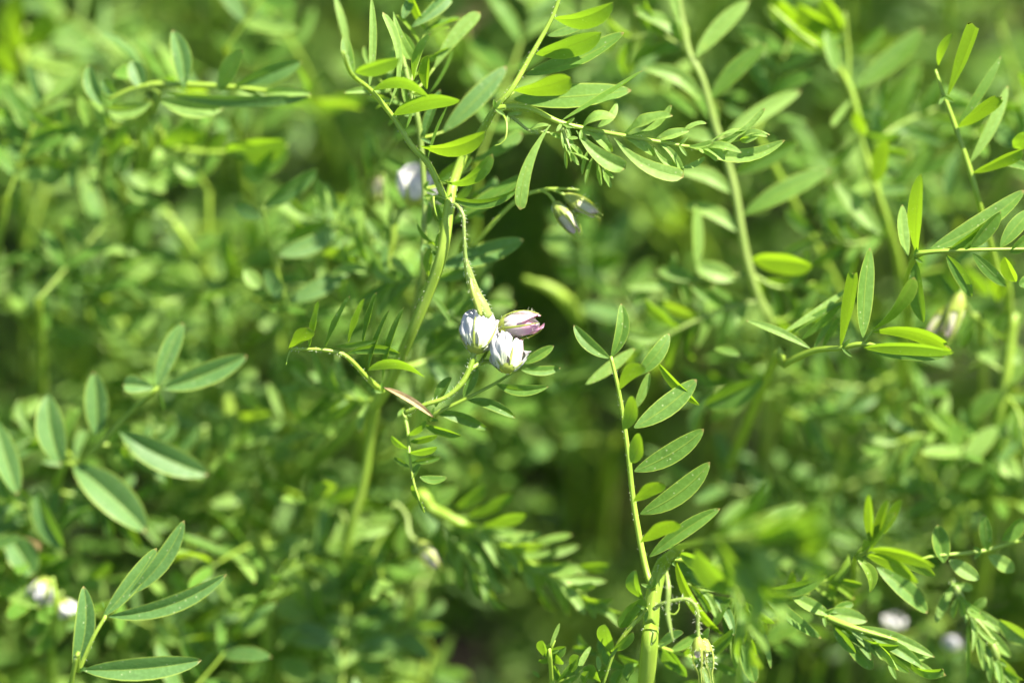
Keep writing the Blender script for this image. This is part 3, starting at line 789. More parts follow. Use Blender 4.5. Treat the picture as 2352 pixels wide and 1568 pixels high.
s.leaf([(925, 940, 10), (936, 985, 8), (941, 1045, 5), (951, 1110, 4), (974, 1176, 4)], 9, '''
964 1095 1026 1097 22 F b-.1
947 1095 966 1066 18 B
951 1110 957 1148 16 B
940 1040 1003 1028 18 B; 942 1015 1005 1000 18 B; 944 1062 1012 1050 16 S; 938 1000 978 965 18 B; 940 1072 905 1050 14 S; 936 1030 898 1000 16 B
962 1140 975 1178 8 B
''', 'g', hair=60)
s.leaf([(905, 850, 22), (950, 838, 26), (1000, 820, 28), (1060, 800, 30)], 14, '''
941 800 1041 722 36 F b.08 my; 971 818 1066 752 40 F b.05; 1005 820 1075 790 32 F; 977 824 1033 880 36 F mb
990 680 1034 738 16 F d12 b.06; 1000 830 1090 830 28 S
''', 'g')

s.sprig([(870, 920, 22), (800, 915, 26), (720, 890, 30)], 11, 105, 24, 55, 'FFBS', 10, 'ggy')
s.sprig([(780, 1005, 38), (700, 985, 38), (620, 950, 40)], 12, 105, 26, 55, 'FFBM', 10, 'gyy')
s.sprig([(720, 1065, 50), (765, 1130, 46), (800, 1210, 44)], 12, 100, 26, 50, 'FFB', 10, 'gy')
s.sprig([(1010, 590, 4), (1000, 560, 8), (1012, 530, 10)], 6, 60, 12, 40, 'BE', 5, 'gl')
s.stalk('branch', [(862, 930, 22), (850, 1010, 28), (834, 1112, 32), (804, 1212, 36), (787, 1310, 42), (770, 1420, 55)], [24, 22, 22, 22, 22, 22])
# 2 slender plant behind the flowering stem
s = Shoot('slender lentil shoot with big pale leaflets crossing behind the flowering stem',
          [(912, 60, 8), (916, 85, 8), (927, 140, 8), (945, 215, 8), (957, 260, 8), (966, 317, 9), (974, 433, 11), (974, 520, 13), (968, 640, 18), (950, 800, 35)],
          [7, 9, 11, 12, 13, 13, 13, 13, 13, 15], 'pale', hair=90)
s.leaf([(945, 215, 8), (968, 195, 10), (997, 157, 11)], 9, '''
904 28 945 138 36 F b-.12 h c.2 d6
925 43 948 -8 27 F d9 mb
946 62 1032 -10 48 F d10 n mb
997 157 1102 28 46 F o b.05
985 215 1042 113 17 E mg
''', 'y')
s.leaf([(966, 317, 9), (990, 312, 12), (1018, 303, 13)], 9, '''
1018 303 1163 153 50 F b-.03 f.15
968 330 1010 205 24 S
''', 'b')
s.leaf([(974, 433, 11), (1010, 425, 14), (1085, 385, 15)], 9, '''
1085 372 1199 305 40 F o b-.04 f.15
1000 420 1085 360 34 S
1040 512 1211 400 42 F b-.05 f.2
''', 'g')
s.leaf([(974, 560, 14), (990, 600, 16), (1014, 610, 16)], 9, '''
1016 612 1202 550 56 F b-.03 f.4
984 635 988 570 22 B d8 ml
1000 640 1100 600 30 S
''', 'b')

s.sprig([(966, 640, 20), (900, 645, 24), (830, 605, 28)], 8, 105, 24, 55, 'FFBS', 10, 'gyb')
s.sprig([(960, 720, 26), (1030, 735, 28), (1110, 700, 30)], 8, 100, 26, 50, 'FMS', 9, 'gb')
s.sprig([(957, 260, 9), (920, 240, 12), (870, 180, 14)], 7, 100, 18, 50, 'FFBE', 9, 'gyy')
s.sprig([(940, 200, 9), (965, 120, 12), (985, 30, 14)], 7, 95, 18, 45, 'FBE', 9, 'gyl')
s.sprig([(974, 450, 12), (1010, 470, 16), (1080, 450, 18)], 7, 90, 22, 50, 'FSB', 8, 'gb')
# 3 the plant with the row of dark leaflets
s = Shoot('thick-stemmed lentil plant with a sharp upright leaf of dark oval leaflets',
          [(1562, 1257, -8), (1538, 1278, 1), (1519, 1302, 4), (1501, 1365, 4), (1494, 1445, 4), (1484, 1570, 5)], [20, 28, 34, 36, 38, 40], hair=420)
s.leaf([(1500, 1350, -2), (1487, 1318, 0), (1471, 1245, 1), (1454, 1145, 1), (1443, 1043, 0), (1431, 955, 0), (1418, 882, -1), (1403, 819, -1)], 17, '''
1404 820 1427 697 36 V b-.10 f.6
1401 823 1318 746 34 V b.08 f.6
1346 882 1458 800 30 F d10 my
1424 895 1474 836 50 B ml h b.1 d-4 f.15
1462 862 1537 766 40 M b-.05 c.1
1431 985 1454 910 36 B ml b-.1 d-4 f.15
1457 982 1600 871 54 M b-.04 f.15
1457 940 1491 855 24 F d6 my
1511 832 1607 930 24 B d3 ml
1450 1062 1470 996 40 B ml b-.08 d-4 f.15
1457 1082 1617 985 52 M b-.05 f.15
1454 1152 1516 1110 50 B ml h d-4 f.15
1471 1180 1631 1062 54 M b-.07 f.15
1471 1245 1549 1198 54 B ml h d-4 f.15
1492 1278 1654 1167 40 V b.03
1478 1374 1460 1308 34 B b.15
''', 'g', hair=260)
s.leaf([(1488, 1400, -2), (1478, 1405, -2), (1438, 1452, -1), (1411, 1495, 0), (1384, 1575, 2)], 14, '''
1424 1440 1476 1372 52 B b.05 mg
1404 1495 1390 1433 36 B mg
1380 1566 1350 1525 38 B mg h
1410 1495 1453 1450 26 B; 1376 1540 1372 1505 14 F my; 1400 1510 1420 1482 9 F my; 1440 1455 1462 1420 10 F my
''', 'g', hair=90)
s.leaf([(1538, 1278, 0), (1560, 1257, -8), (1620, 1243, -34), (1720, 1232, -44), (1800, 1225, -48)], 20, '''
1620 1235 1768 1105 32 B b-.08
1668 1222 1844 1158 46 M b-.06; 1735 1222 1890 1160 46 B b-.05
1735 1250 1880 1205 62 B ml; 1650 1205 1715 1150 30 M; 1800 1225 1910 1190 40 M
1600 1262 1700 1362 58 B b-.1; 1668 1245 1728 1362 60 M b.1; 1735 1262 1786 1338 50 F my; 1560 1270 1640 1300 36 B
''', 'g')
s.leaf([(1540, 1282, 2), (1600, 1290, 6), (1660, 1330, 8), (1700, 1370, 8)], 14, '''
1552 1285 1664 1458 26 B b-.05 ml
1695 1378 1680 1512 22 F my b.06; 1700 1380 1690 1540 24 F my b-.08; 1715 1390 1771 1535 18 F my b.06; 1705 1385 1740 1450 20 B
1710 1380 1780 1430 20 B; 1680 1370 1640 1440 22 S; 1690 1375 1672 1450 18 S; 1700 1480 1735 1568 40 F d8
''', 'g', 'stem')
s.leaf([(1660, 1328, 8), (1710, 1340, 5), (1745, 1346, 4)], 10, '''
1741 1345 1886 1465 34 F b-.06 f.6
1768 1352 1898 1322 38 S b-.08
1640 1340 1560 1290 50 S d6 mb; 1570 1330 1640 1310 46 S d8
''', 'g')
s.stalk('flower_stalk', [(1502, 1398, -3), (1522, 1385, -5), (1567, 1375, -6), (1588, 1380, -6), (1602, 1405, -5), (1603, 1445, -4), (1606, 1470, -4)], [9, 9, 9, 9, 9, 9, 10], 'pale', 150, .0008)
s.flower((1603, 1462, -4), (1608, 1535, -4), 34, [(0, 1.5, .7, .6, 0, .03, 'cream')], (5, .34, 1.5), 'flower_bud', .3, hair=90)
s.flower((1618, 1466, -2), (1630, 1540, -3), 30, [(0, 1.5, .7, .6, 0, .03, 'cream')], (5, .36, 1.5), 'flower_bud', .9, hair=90)
s.stalk('stipule', [(1530, 1310, -6), (1535, 1350, -8), (1533, 1400, -8), (1538, 1435, -8), (1546, 1470, -8)], [8, 13, 12, 10, 3], 'pale', 40)
s.stalk('tendril', [(1520, 1395, -4), (1545, 1410, -6), (1558, 1400, -6), (1560, 1385, -6)], [5, 4, 3, 2])

s.sprig([(1615, 1245, -33), (1700, 1252, -42), (1820, 1275, -48)], 16, 125, 34, 32, 'BMS', 13, 'ggl')
s.sprig([(1640, 1290, -18), (1700, 1370, -26), (1722, 1470, -24)], 16, 105, 24, 26, 'BMF', 12, 'ggy', curl=.05)
s.sprig([(1560, 1330, 8), (1640, 1370, 10), (1730, 1440, 12)], 12, 105, 26, 40, 'FBS', 11, 'gyb')
s.sprig([(1500, 1480, 6), (1560, 1500, 10), (1640, 1520, 14)], 12, 95, 28, 50, 'SBF', 9, 'gb')
s.sprig([(1490, 1520, 8), (1430, 1530, 12), (1370, 1500, 16)], 12, 80, 26, 50, 'SB', 8, 'gb')
s.sprig([(1640, 1248, -36), (1740, 1243, -44), (1860, 1235, -48)], 14, 135, 44, 24, 'FFB', 13, 'yyg')
s.sprig([(1640, 1275, -30), (1710, 1310, -36), (1760, 1370, -36)], 12, 110, 40, 28, 'FB', 9, 'yg')
# 4 small tuft at the bottom edge
s = Shoot('small leafy lentil tip poking up at the bottom edge in the dark gap', [(1262, 1478, 3), (1262, 1520, 4), (1268, 1580, 6)], [8, 9, 10])
s.leaf([(1262, 1500, 3), (1268, 1485, 2), (1275, 1470, 2)], 8, '''
1264 1482 1286 1430 11 F my
1250 1502 1300 1484 34 B mg; 1252 1508 1246 1470 26 B; 1275 1500 1290 1525 20 B; 1262 1510 1240 1520 16 B
''', 'g')
s.leaf([(1268, 1580, 6), (1285, 1565, 4), (1320, 1550, 3)], 8, '''
1320 1552 1358 1482 16 F my
1280 1568 1322 1518 44 B; 1310 1540 1330 1505 28 B; 1240 1555 1222 1540 10 F; 1290 1560 1270 1530 24 B; 1340 1568 1352 1540 20 B
''', 'g')

# 5 the bottom left corner leaf
s = Shoot('sharp leaf of five long folded leaflets in the bottom left corner',
          [(243, 1415, -5), (213, 1465, -5), (180, 1542, -4), (160, 1585, -3)], [7, 10, 11, 12], hair=60)
s.leaf([(180, 1542, -4), (213, 1465, -5), (243, 1413, -5)], 10, '''
170 1540 192 1345 54 V b-.08 f.55
192 1538 463 1515 62 V b-.03 f.5
250 1415 520 1318 48 V b-.08 f.55
238 1414 360 1258 46 V b-.03 f.35
300 1362 423 1195 48 V b-.07 f.4 z-1
238 1400 234 1382 6 E
''', 'b', wend=.8)

# 6 the leaf with broad blue-green leaflets on the left
s = Shoot('softly blurred lentil leaf with broad blue-green two-toned leaflets by the left edge',
          [(363, 890, 19), (300, 946, 22), (233, 1016, 25), (185, 1065, 29), (120, 1150, 41)], [8, 11, 13, 15, 18])
s.leaf([(185, 1065, 29), (233, 1016, 25), (300, 946, 22), (363, 890, 19)], 12, '''
360 885 420 742 50 V b.03 f.3
373 892 567 816 62 V b-.03 f.35
353 890 283 883 60 V o f.2
367 900 377 942 9 B
222 1000 215 855 64 V f.6
110 905 140 1065 78 V f.5 b-.05 d25
275 990 478 1090 78 V f.55 b-.04
170 1068 337 1220 96 V f.5 b.02
85 1125 148 1260 58 S f.6 b-.05
-12 965 40 1135 64 V f.5 d27
20 1230 76 1322 84 V f.6 d31
20 962 97 915 40 V d41 my
''', 'b')

s.sprig([(120, 1150, 42), (60, 1165, 38), (-20, 1140, 38)], 10, 110, 40, 55, 'FSV', 8, 'b')
s.sprig([(185, 1075, 32), (130, 1020, 36), (40, 1000, 38)], 10, 100, 34, 50, 'FSV', 9, 'bg')
s.sprig([(140, 1130, 38), (220, 1150, 40), (310, 1190, 42)], 10, 100, 32, 50, 'FSV', 10, 'bg')
s.sprig([(233, 1020, 28), (320, 1030, 34), (420, 1060, 38)], 10, 100, 32, 50, 'FSB', 9, 'bg')
# 7 the sprig in the upper left
s = Shoot('lentil sprig with upright cupped leaflets along a level stalk in the upper left',
          [(713, 223, 16), (600, 208, 18), (500, 198, 19), (350, 194, 20), (366, 215, 21), (352, 255, 24), (325, 330, 34)], [6, 10, 13, 15, 18, 20, 22])
s.leaf([(350, 194, 20), (300, 205, 20), (250, 228, 20)], 12, '''
327 205 303 140 50 V f.65
235 242 203 150 44 V f.4 b.08
262 216 235 183 38 S f.5
423 200 397 70 52 V f.7 b-.06 d18
503 207 553 115 46 B mg d18
540 200 693 140 52 S d18
347 236 243 250 42 V b.1 my; 370 232 512 250 52 V b-.06 my d19
383 215 717 222 30 S d17
540 212 640 205 30 V my d18; 600 215 715 215 26 V my d18
''', 'b')

s.sprig([(352, 255, 26), (290, 285, 30), (200, 295, 32), (120, 285, 34)], 10, 100, 30, 55, 'FSB', 11, 'gby')
s.sprig([(325, 330, 36), (240, 350, 36), (150, 380, 38)], 10, 95, 30, 55, 'FSB', 10, 'gby')
# 8 lower sprig on the left with backlit cups
s = Shoot('hazy dark sprig of backlit leaflets just under the upper left sprig',
          [(660, 335, 32), (560, 350, 33), (470, 350, 35), (380, 345, 37), (330, 400, 42)], [7, 12, 14, 16, 18])
s.leaf([(380, 345, 37), (470, 350, 35), (560, 350, 33), (660, 335, 32)], 12, '''
380 335 433 273 50 B; 430 330 472 303 42 B ml; 477 352 513 302 42 B ml; 520 348 655 320 70 B; 587 400 660 337 52 S
400 380 455 400 40 F my; 300 400 350 430 44 F my; 345 430 390 415 44 F my; 290 440 345 455 40 F my; 560 380 600 420 46 F my
''', 'g')

# 9 dark bluish leaflets left of centre
s = Shoot('lentil leaf with three dark bluish leaflets stacked left of the slender stem',
          [(604, 474, 24), (616, 540, 27), (630, 600, 30), (650, 690, 36), (655, 780, 50)], [2, 4, 6, 8, 12])
s.leaf([(655, 690, 28), (632, 600, 26), (618, 540, 25), (605, 472, 24)], 6, '''
607 474 732 392 46 S mb f.3
640 586 775 532 48 F b-.04 f.25
666 692 802 618 48 F b-.04 f.25
610 618 646 686 42 S f.3
600 500 540 470 40 M; 560 620 600 660 40 F my
''', 'b')

# 10 tall pale stem right of centre
s = Shoot('tall pale lentil stem with long paired leaflets right of the curling leaf',
          [(1556, -30, 25), (1566, 40, 25), (1582, 120, 25), (1612, 180, 25), (1640, 280, 26), (1670, 370, 27), (1690, 450, 28), (1705, 540, 29), (1722, 620, 30), (1745, 690, 32), (1768, 740, 34), (1778, 850, 45), (1762, 1000, 63)],
          [12, 14, 16, 17, 18, 18, 18, 18, 19, 20, 23, 23, 23], 'pale')
s.leaf([(1612, 180, 25), (1640, 280, 26), (1670, 370, 27), (1690, 450, 28), (1705, 540, 29)], 14, '''
1598 130 1721 0 44 F my d24
1631 230 1759 100 44 F
1664 317 1840 207 44 F my
1688 397 1834 330 46 S
1708 493 1906 390 50 F
1728 596 1866 609 54 B ml d27 b.05
1580 105 1461 28 36 F my b-.12; 1612 235 1477 157 42 F my b-.14; 1660 340 1560 305 36 F my b-.1
1680 443 1560 395 40 F my b-.12; 1700 535 1571 473 38 F my b-.1; 1566 60 1540 -20 26 F my
1600 612 1596 470 30 F my
''', 'g', 'pale')
s.leaf([(1722, 632, 31), (1650, 636, 31), (1560, 650, 32), (1480, 660, 33)], 12, '''
1530 690 1552 580 24 F my; 1560 645 1582 705 24 F my; 1640 640 1600 600 40 F my; 1600 640 1510 620 36 F; 1540 655 1440 660 30 F my
1690 640 1600 610 50 F my; 1630 645 1598 800 28 F my b.03; 1500 660 1450 700 24 F
''', 'g', 'pale')

s.sprig([(1745, 690, 32), (1650, 715, 31), (1560, 755, 30), (1480, 800, 30)], 13, 105, 24, 50, 'FFB', 12, 'gyy', 'pale')
s.sprig([(1768, 740, 34), (1840, 725, 34), (1930, 690, 36)], 13, 105, 26, 50, 'FSB', 10, 'gb')
s.sprig([(1778, 850, 46), (1700, 890, 42), (1610, 900, 40)], 13, 110, 30, 50, 'FSS', 10, 'gb')
s.sprig([(1772, 930, 52), (1850, 960, 46), (1940, 950, 44)], 13, 110, 30, 50, 'FSS', 10, 'gb')
s.sprig([(1582, 120, 26), (1510, 80, 30), (1420, 95, 32)], 11, 100, 26, 50, 'FFB', 9, 'gy', 'pale')
s.sprig([(1725, 630, 32), (1790, 660, 32), (1870, 650, 34)], 10, 100, 26, 50, 'FSB', 9, 'gy')
# 11 second tall stem further right
s = Shoot('soft lentil stem with glowing lime leaflets, second tall stem from the curling leaf',
          [(1768, 15, 33), (1840, 80, 33), (1907, 130, 34), (1944, 187, 35), (1964, 240, 35), (1987, 350, 35), (2014, 433, 35), (2036, 505, 37), (2070, 640, 47), (2072, 900, 65)],
          [10, 12, 14, 15, 16, 16, 16, 16, 20, 22])
s.leaf([(1964, 240, 35), (1950, 190, 35), (1948, 110, 35), (1940, 30, 35)], 10, '''
1780 20 1905 112 42 B ml; 1830 10 1925 85 56 B ml; 1890 -10 1935 70 50 B ml; 1770 -10 1830 50 60 B ml
1964 203 2119 67 54 F b-.04
1968 290 2115 145 52 S d43
1897 70 1921 167 36 F d32
1968 255 1985 310 30 B ml d31
2008 417 2041 325 48 B ml d31
2022 537 1920 418 48 F my d31
2010 330 2090 240 40 S d43; 2040 430 2150 310 44 S d45; 1964 120 2030 60 34 S d41
''', 'g')

s.sprig([(2045, 540, 40), (1960, 560, 38), (1870, 535, 38)], 12, 105, 30, 50, 'FSB', 9, 'gb')
s.sprig([(2070, 640, 46), (2150, 620, 44), (2250, 600, 42)], 12, 110, 32, 50, 'FSB', 10, 'gb')
s.sprig([(2072, 850, 60), (1990, 890, 52), (1890, 880, 50)], 13, 110, 30, 50, 'FSS', 10, 'gb')
s.sprig([(1987, 350, 35), (2060, 290, 38), (2150, 250, 40)], 11, 115, 32, 45, 'FSS', 10, 'gb')
s.sprig([(1950, 200, 35), (1985, 350, 35), (2030, 490, 36)], 10, 105, 26, 55, 'FSB', 9, 'gyb')
# 12 far right upper sprig
s = Shoot('slim lime-green lentil sprig near the upper right edge with ragged leaflet tips',
          [(2148, 160, 8), (2168, 220, 8), (2194, 290, 9), (2231, 400, 10), (2250, 470, 12), (2290, 620, 24), (2320, 760, 38)], [7, 10, 12, 13, 14, 15, 20])
s.leaf([(2168, 220, 8), (2194, 290, 9), (2231, 400, 10)], 10, '''
2178 217 2240 57 42 B ml n
2155 150 2188 77 22 B ml
2198 290 2299 130 24 F b-.02
2201 293 2291 220 48 B ml n
2228 373 2315 197 30 F my
2235 397 2349 343 38 B ml o b.05
2275 372 2370 390 24 F b.06
2330 340 2365 300 40 B w
''', 'g')

# 13 level leaf at the right edge
s = Shoot('level stalk reaching in from the right edge with leaflets above and below',
          [(2400, 574, 2), (2352, 572, 2), (2234, 574, 1), (2134, 579, 2), (2101, 592, 4), (2085, 660, 14), (2080, 800, 40)], [7, 8, 9, 11, 16, 20, 24])
s.leaf([(2101, 592, 4), (2134, 579, 2), (2234, 574, 1), (2352, 572, 2)], 10, '''
2105 580 2116 400 36 B ml f.3
2085 588 2075 470 30 F my b.05
2134 575 2354 435 50 F b-.05
2180 573 2284 500 38 S
2228 571 2300 488 36 S
2298 568 2372 480 42 F
2105 602 2118 740 40 S b-.05
2174 586 2232 682 36 S b.05
2234 582 2312 658 32 S
2308 590 2332 648 34 B ml
2320 580 2370 540 34 S; 2340 655 2375 640 34 F
''', 'g')

# 14 right middle sprig with glowing leaflets
s = Shoot('lentil sprig with five bright lime leaflets fanned out at the right above the shaded leaf',
          [(2185, 812, 0), (2080, 800, 0), (1981, 790, 1), (1934, 799, 3), (1868, 806, 8), (1801, 839, 14), (1756, 880, 24)], [5, 8, 11, 12, 14, 17, 22])
s.leaf([(1934, 799, 3), (1981, 788, 1), (2004, 758, 0)], 9, '''
1931 792 1964 626 42 B ml n f.2
1982 775 1998 569 42 F f.3 b.02
2004 757 2099 636 38 B ml o b-.05
2004 763 2183 803 46 B ml b.14 z-2 n
1984 799 2190 812 32 B mg b.04
1990 802 2170 820 22 S
1861 800 1714 736 22 F my b-.04 d4
1801 762 1944 662 20 F d8 my; 1815 768 1940 690 16 F d9; 1840 780 1935 700 18 S d9; 1890 800 1935 720 18 S d9; 1870 800 1915 730 14 F d8
1754 869 1618 932 62 S d22
1640 800 1700 815 20 F d20
''', 'g')

# 15 tuft of lime leaflets lower right
s = Shoot('bright lime tuft of narrow leaflets spreading both ways, sharp at the lower right',
          [(1996, 1258, -8), (1985, 1270, -7), (1967, 1278, -2), (1962, 1300, 14), (1958, 1380, 40)], [6, 10, 12, 12, 16])
s.leaf([(1967, 1278, -4), (1985, 1270, -7), (1998, 1255, -9)], 12, '''
1998 1245 1993 1137 24 B ml
2010 1242 2041 1148 22 B ml
2030 1225 2071 1147 25 B ml
1991 1267 2058 1178 36 B ml
1998 1262 2147 1300 32 B ml b.10
1990 1275 2110 1337 32 B ml b.10
2064 1285 2148 1322 32 S b.05 d-5
1968 1282 1998 1360 30 F b.18
1975 1275 1996 1246 24 B ml h
''', 'l')
# 16 paired leaf beside the tuft
s = Shoot('thin lentil stalk with two cupped leaflets standing on it beside the lime tuft',
          [(2100, 1300, 8), (2135, 1278, 8), (2255, 1265, 10), (2352, 1237, 14), (2420, 1230, 20)], [6, 8, 10, 12, 14])
s.leaf([(2255, 1265, 10), (2200, 1272, 9), (2135, 1278, 8)], 8, '''
2168 1292 2155 1205 46 F f.65; 2268 1265 2261 1182 34 S f.3
2014 1302 2130 1407 50 F f.5
2180 1285 2250 1330 40 F my; 2270 1275 2330 1310 40 F my; 2300 1240 2350 1190 40 S
''', 'g')
# 17 hairy young leaf in the lower right corner
s = Shoot('hairy young lentil tip with folded narrow leaflets in the lower right corner',
          [(2185, 1330, 12), (2221, 1405, 13), (2260, 1480, 14), (2305, 1575, 16)], [20, 18, 16, 16], 'pale', hair=200)
s.leaf([(2221, 1405, 12), (2250, 1430, 11), (2290, 1480, 11)], 12, '''
2235 1395 2317 1452 30 F b-.05 f.7; 2261 1435 2322 1508 26 F f.7; 2295 1422 2366 1475 46 S f.6
2221 1432 2221 1560 12 F; 2240 1450 2260 1540 22 F f.7; 2225 1400 2265 1370 26 S; 2255 1470 2300 1568 24 F f.7; 2200 1370 2190 1420 18 S
2270 1500 2275 1568 16 S; 2190 1345 2150 1430 26 F d16; 2195 1345 2235 1350 24 F; 2280 1500 2340 1570 30 S
''', 'y', 'pale', 200)
s.sprig([(2191, 1338, 12), (2240, 1430, 12), (2312, 1565, 12)], 14, 92, 18, 18, 'FFS', 18, 'yg', 'pale', 160)
# 18 young leaf at the bottom right
s = Shoot('young lentil leaf with long closed leaflets pointing to the lower right corner',
          [(2060, 1470, 4), (1958, 1440, 5), (1890, 1412, 7), (1814, 1368, 9), (1770, 1380, 16), (1755, 1450, 32)], [8, 14, 15, 14, 16, 18], hair=80)
s.leaf([(1890, 1412, 7), (1958, 1440, 5), (2060, 1470, 4)], 14, '''
1814 1365 1905 1410 34 F my f.7
1884 1412 1992 1425 42 F my f.6 b.05
1934 1452 2005 1537 46 F f.5
1968 1438 2148 1508 30 F my b.04 f.6
1954 1445 2062 1525 28 F my f.6
2001 1462 2118 1530 32 F b.05 f.6
1915 1440 1965 1500 28 S; 2040 1515 2060 1560 14 F; 1910 1405 1960 1385 26 F; 2010 1480 2090 1545 26 S
1868 1415 1754 1478 52 F d26
''', 'g')

s.sprig([(1890, 1412, 9), (1980, 1462, 7), (2085, 1512, 7)], 13, 112, 24, 18, 'FFB', 14, 'yg')
s.sprig([(1760, 1440, 34), (1700, 1490, 30), (1640, 1545, 28)], 11, 100, 30, 45, 'FS', 9, 'gb')
s.sprig([(1800, 1372, 14), (1850, 1340, 12), (1930, 1330, 12)], 11, 90, 24, 40, 'FSB', 9, 'gl')
# 19 blurred leaf low in the middle
s = Shoot('blurred lentil leaf slanting down through the dark gap below the flowers',
          [(1350, 1378, 26), (1267, 1318, 27), (1200, 1285, 28), (1100, 1228, 29), (997, 1172, 31), (930, 1180, 42)], [8, 18, 22, 24, 26, 26])
s.leaf([(997, 1172, 31), (1100, 1228, 29), (1200, 1285, 28), (1267, 1318, 27), (1350, 1378, 26)], 18, '''
1077 1185 1181 1138 30 B; 1110 1208 1207 1182 30 B; 1050 1165 1115 1115 32 B; 1000 1160 1050 1120 34 F
1150 1245 1244 1225 24 F my; 1200 1265 1314 1228 24 F my; 1224 1282 1330 1252 24 F my; 1250 1302 1350 1312 26 F my
1260 1315 1352 1380 30 F my; 1084 1232 1144 1365 28 F; 1010 1205 1030 1345 34 B; 1230 1300 1250 1345 26 S; 1180 1285 1230 1330 24 S
1040 1185 1090 1215 40 F my; 1330 1300 1400 1300 24 B
''', 'g')
s.stalk('flower_stalk', [(900, 1165, 32), (912, 1158, 32), (934, 1185, 32), (940, 1225, 31), (962, 1250, 30)], [10, 10, 10, 11, 13], 'pale')
s.flower((955, 1242, 30), (1006, 1300, 30), 40, BUD, (5, .4, 1.15), 'flower_bud', .3)

s.sprig([(997, 1172, 31), (1100, 1228, 29), (1220, 1295, 24), (1350, 1378, 20)], 20, 112, 24, 28, 'FFB', 28, 'yyyl')
s.sprig([(990, 1172, 33), (1050, 1250, 30), (1120, 1350, 28)], 15, 95, 20, 25, 'FB', 14, 'gy')
s.sprig([(930, 1180, 42), (880, 1230, 40), (840, 1310, 40)], 12, 100, 26, 45, 'FFB', 10, 'gy')
# 20 stem with the white flower behind the junction
s = Shoot('blurred lentil stem topped by a white flower behind the main stem fork',
          [(945, 470, 26), (925, 484, 26), (910, 505, 26), (900, 560, 27), (880, 640, 30), (858, 760, 36), (840, 900, 50)], [8, 11, 15, 16, 17, 18, 20])
s.flower((945, 472, 25), (958, 382, 25), 66, BLOOM, (5, .4, .5), spin=.2, cal=.9)
s.flower((985, 480, 27), (1000, 420, 27), 44, BLOOM, (5, .4, .5), spin=1.2)
s.leaf([(900, 560, 27), (900, 520, 26), (895, 460, 26)], 12, '''
900 525 884 395 17 F my; 880 640 830 560 36 F; 870 700 905 620 34 S; 895 570 840 500 34 F
''', 'g')
s.flower((862, 470, 40), (872, 410, 40), 40, BUD, (5, .4, 1.1), 'flower_bud')

s.sprig([(890, 600, 30), (840, 560, 30), (780, 515, 32), (720, 495, 34)], 10, 100, 26, 50, 'FFBS', 11, 'gyy')
s.sprig([(862, 740, 36), (800, 700, 38), (730, 660, 40)], 10, 100, 26, 50, 'FFB', 10, 'gyy')
# 21 the pair of pink tipped buds
s = Shoot('thin stalk with two pink-tipped buds hanging below the curling young leaf',
          [(1330, 436, 9), (1300, 434, 9), (1244, 437, 9), (1184, 462, 10), (1090, 562, 14), (1040, 640, 26)], [3, 6, 9, 10, 11, 12], 'stem', hair=60)
s.stalk('flower_stalk', [(1246, 438, 9), (1262, 448, 9), (1277, 470, 9)], [7, 7, 9], 'stem')
s.stalk('flower_stalk', [(1268, 436, 9), (1285, 442, 9), (1304, 452, 9)], [6, 7, 9], 'stem')
s.flower((1272, 464, 9), (1324, 534, 9), 38, BUD, (5, .42, 1.0), 'flower_bud', .4, hair=40)
s.flower((1296, 448, 9), (1370, 492, 9), 36, BUD, (5, .42, 1.05), 'flower_bud', 1.1, hair=40)

# 22 blurred white flowers lower left
s = Shoot('blurred lentil stalk bearing two white flowers above the sharp bottom corner leaf',
          [(120, 1325, 28), (128, 1370, 28), (130, 1420, 31), (120, 1560, 45)], [9, 11, 13, 16])
s.flower((110, 1328, 30), (82, 1384, 30), 50, BLOOM, (5, .4, .6), spin=.2)
s.flower((138, 1378, 30), (164, 1418, 30), 44, BLOOM, (5, .4, .6), spin=1.4)
s.leaf([(128, 1370, 34), (160, 1350, 36), (200, 1330, 38)], 9, '''
175 1342 240 1340 34 F; 200 1332 250 1290 34 B; 110 1420 60 1460 40 F; 130 1440 80 1500 36 S
''', 'g')

# 23, 24 far specks of flower in the lower right
s = Shoot('dim stalk with a single out-of-focus white flower below the lime tuft', [(2054, 1450, 48), (2050, 1480, 50), (2045, 1560, 58)], [7, 9, 12])
s.flower((2050, 1452, 47), (2056, 1410, 47), 46, BLOOM, (5, .35, .5))
s.leaf([(2050, 1480, 50), (2080, 1460, 50), (2105, 1450, 50)], 7, '2105 1450 2130 1432 30 F my; 2085 1465 2110 1490 30 F; 2050 1490 2010 1500 30 S', 'g')
s = Shoot('dim stalk with a single out-of-focus pink flower near the lower right corner', [(2188, 1495, 48), (2185, 1530, 52), (2180, 1580, 58)], [7, 9, 12])
s.flower((2188, 1498, 47), (2192, 1456, 47), 46, [(0, 1.5, 1, .95, .1, .03, 'white'), (2.1, 1.5, 1, .95, .1, .03, 'pink'), (4.2, 1.5, 1, .95, .1, .03, 'white')], (5, .35, .5))
s.leaf([(2185, 1530, 52), (2150, 1510, 52), (2130, 1490, 52)], 7, '2150 1510 2125 1465 30 F; 2160 1515 2180 1560 30 F; 2140 1500 2100 1520 30 S', 'g')

# 25 bud pair on the right
s = Shoot('drooping pair of pale closed buds under the level leaf at the right',
          [(2212, 664, 22), (2205, 680, 22), (2230, 720, 28), (2260, 820, 46)], [5, 7, 10, 14], 'pale')
s.flower((2208, 672, 22), (2175, 775, 22), 42, BUD, (5, .5, 1.15), 'flower_bud')
s.flower((2190, 700, 24), (2130, 770, 24), 34, BUD, (5, .5, 1.15), 'flower_bud', .6)
s.leaf([(2230, 720, 28), (2280, 760, 34), (2310, 800, 38)], 9, '2290 690 2330 600 60 B ml d32; 2280 760 2330 720 44 S; 2300 790 2350 830 50 F my; 2240 730 2210 800 30 S', 'g')

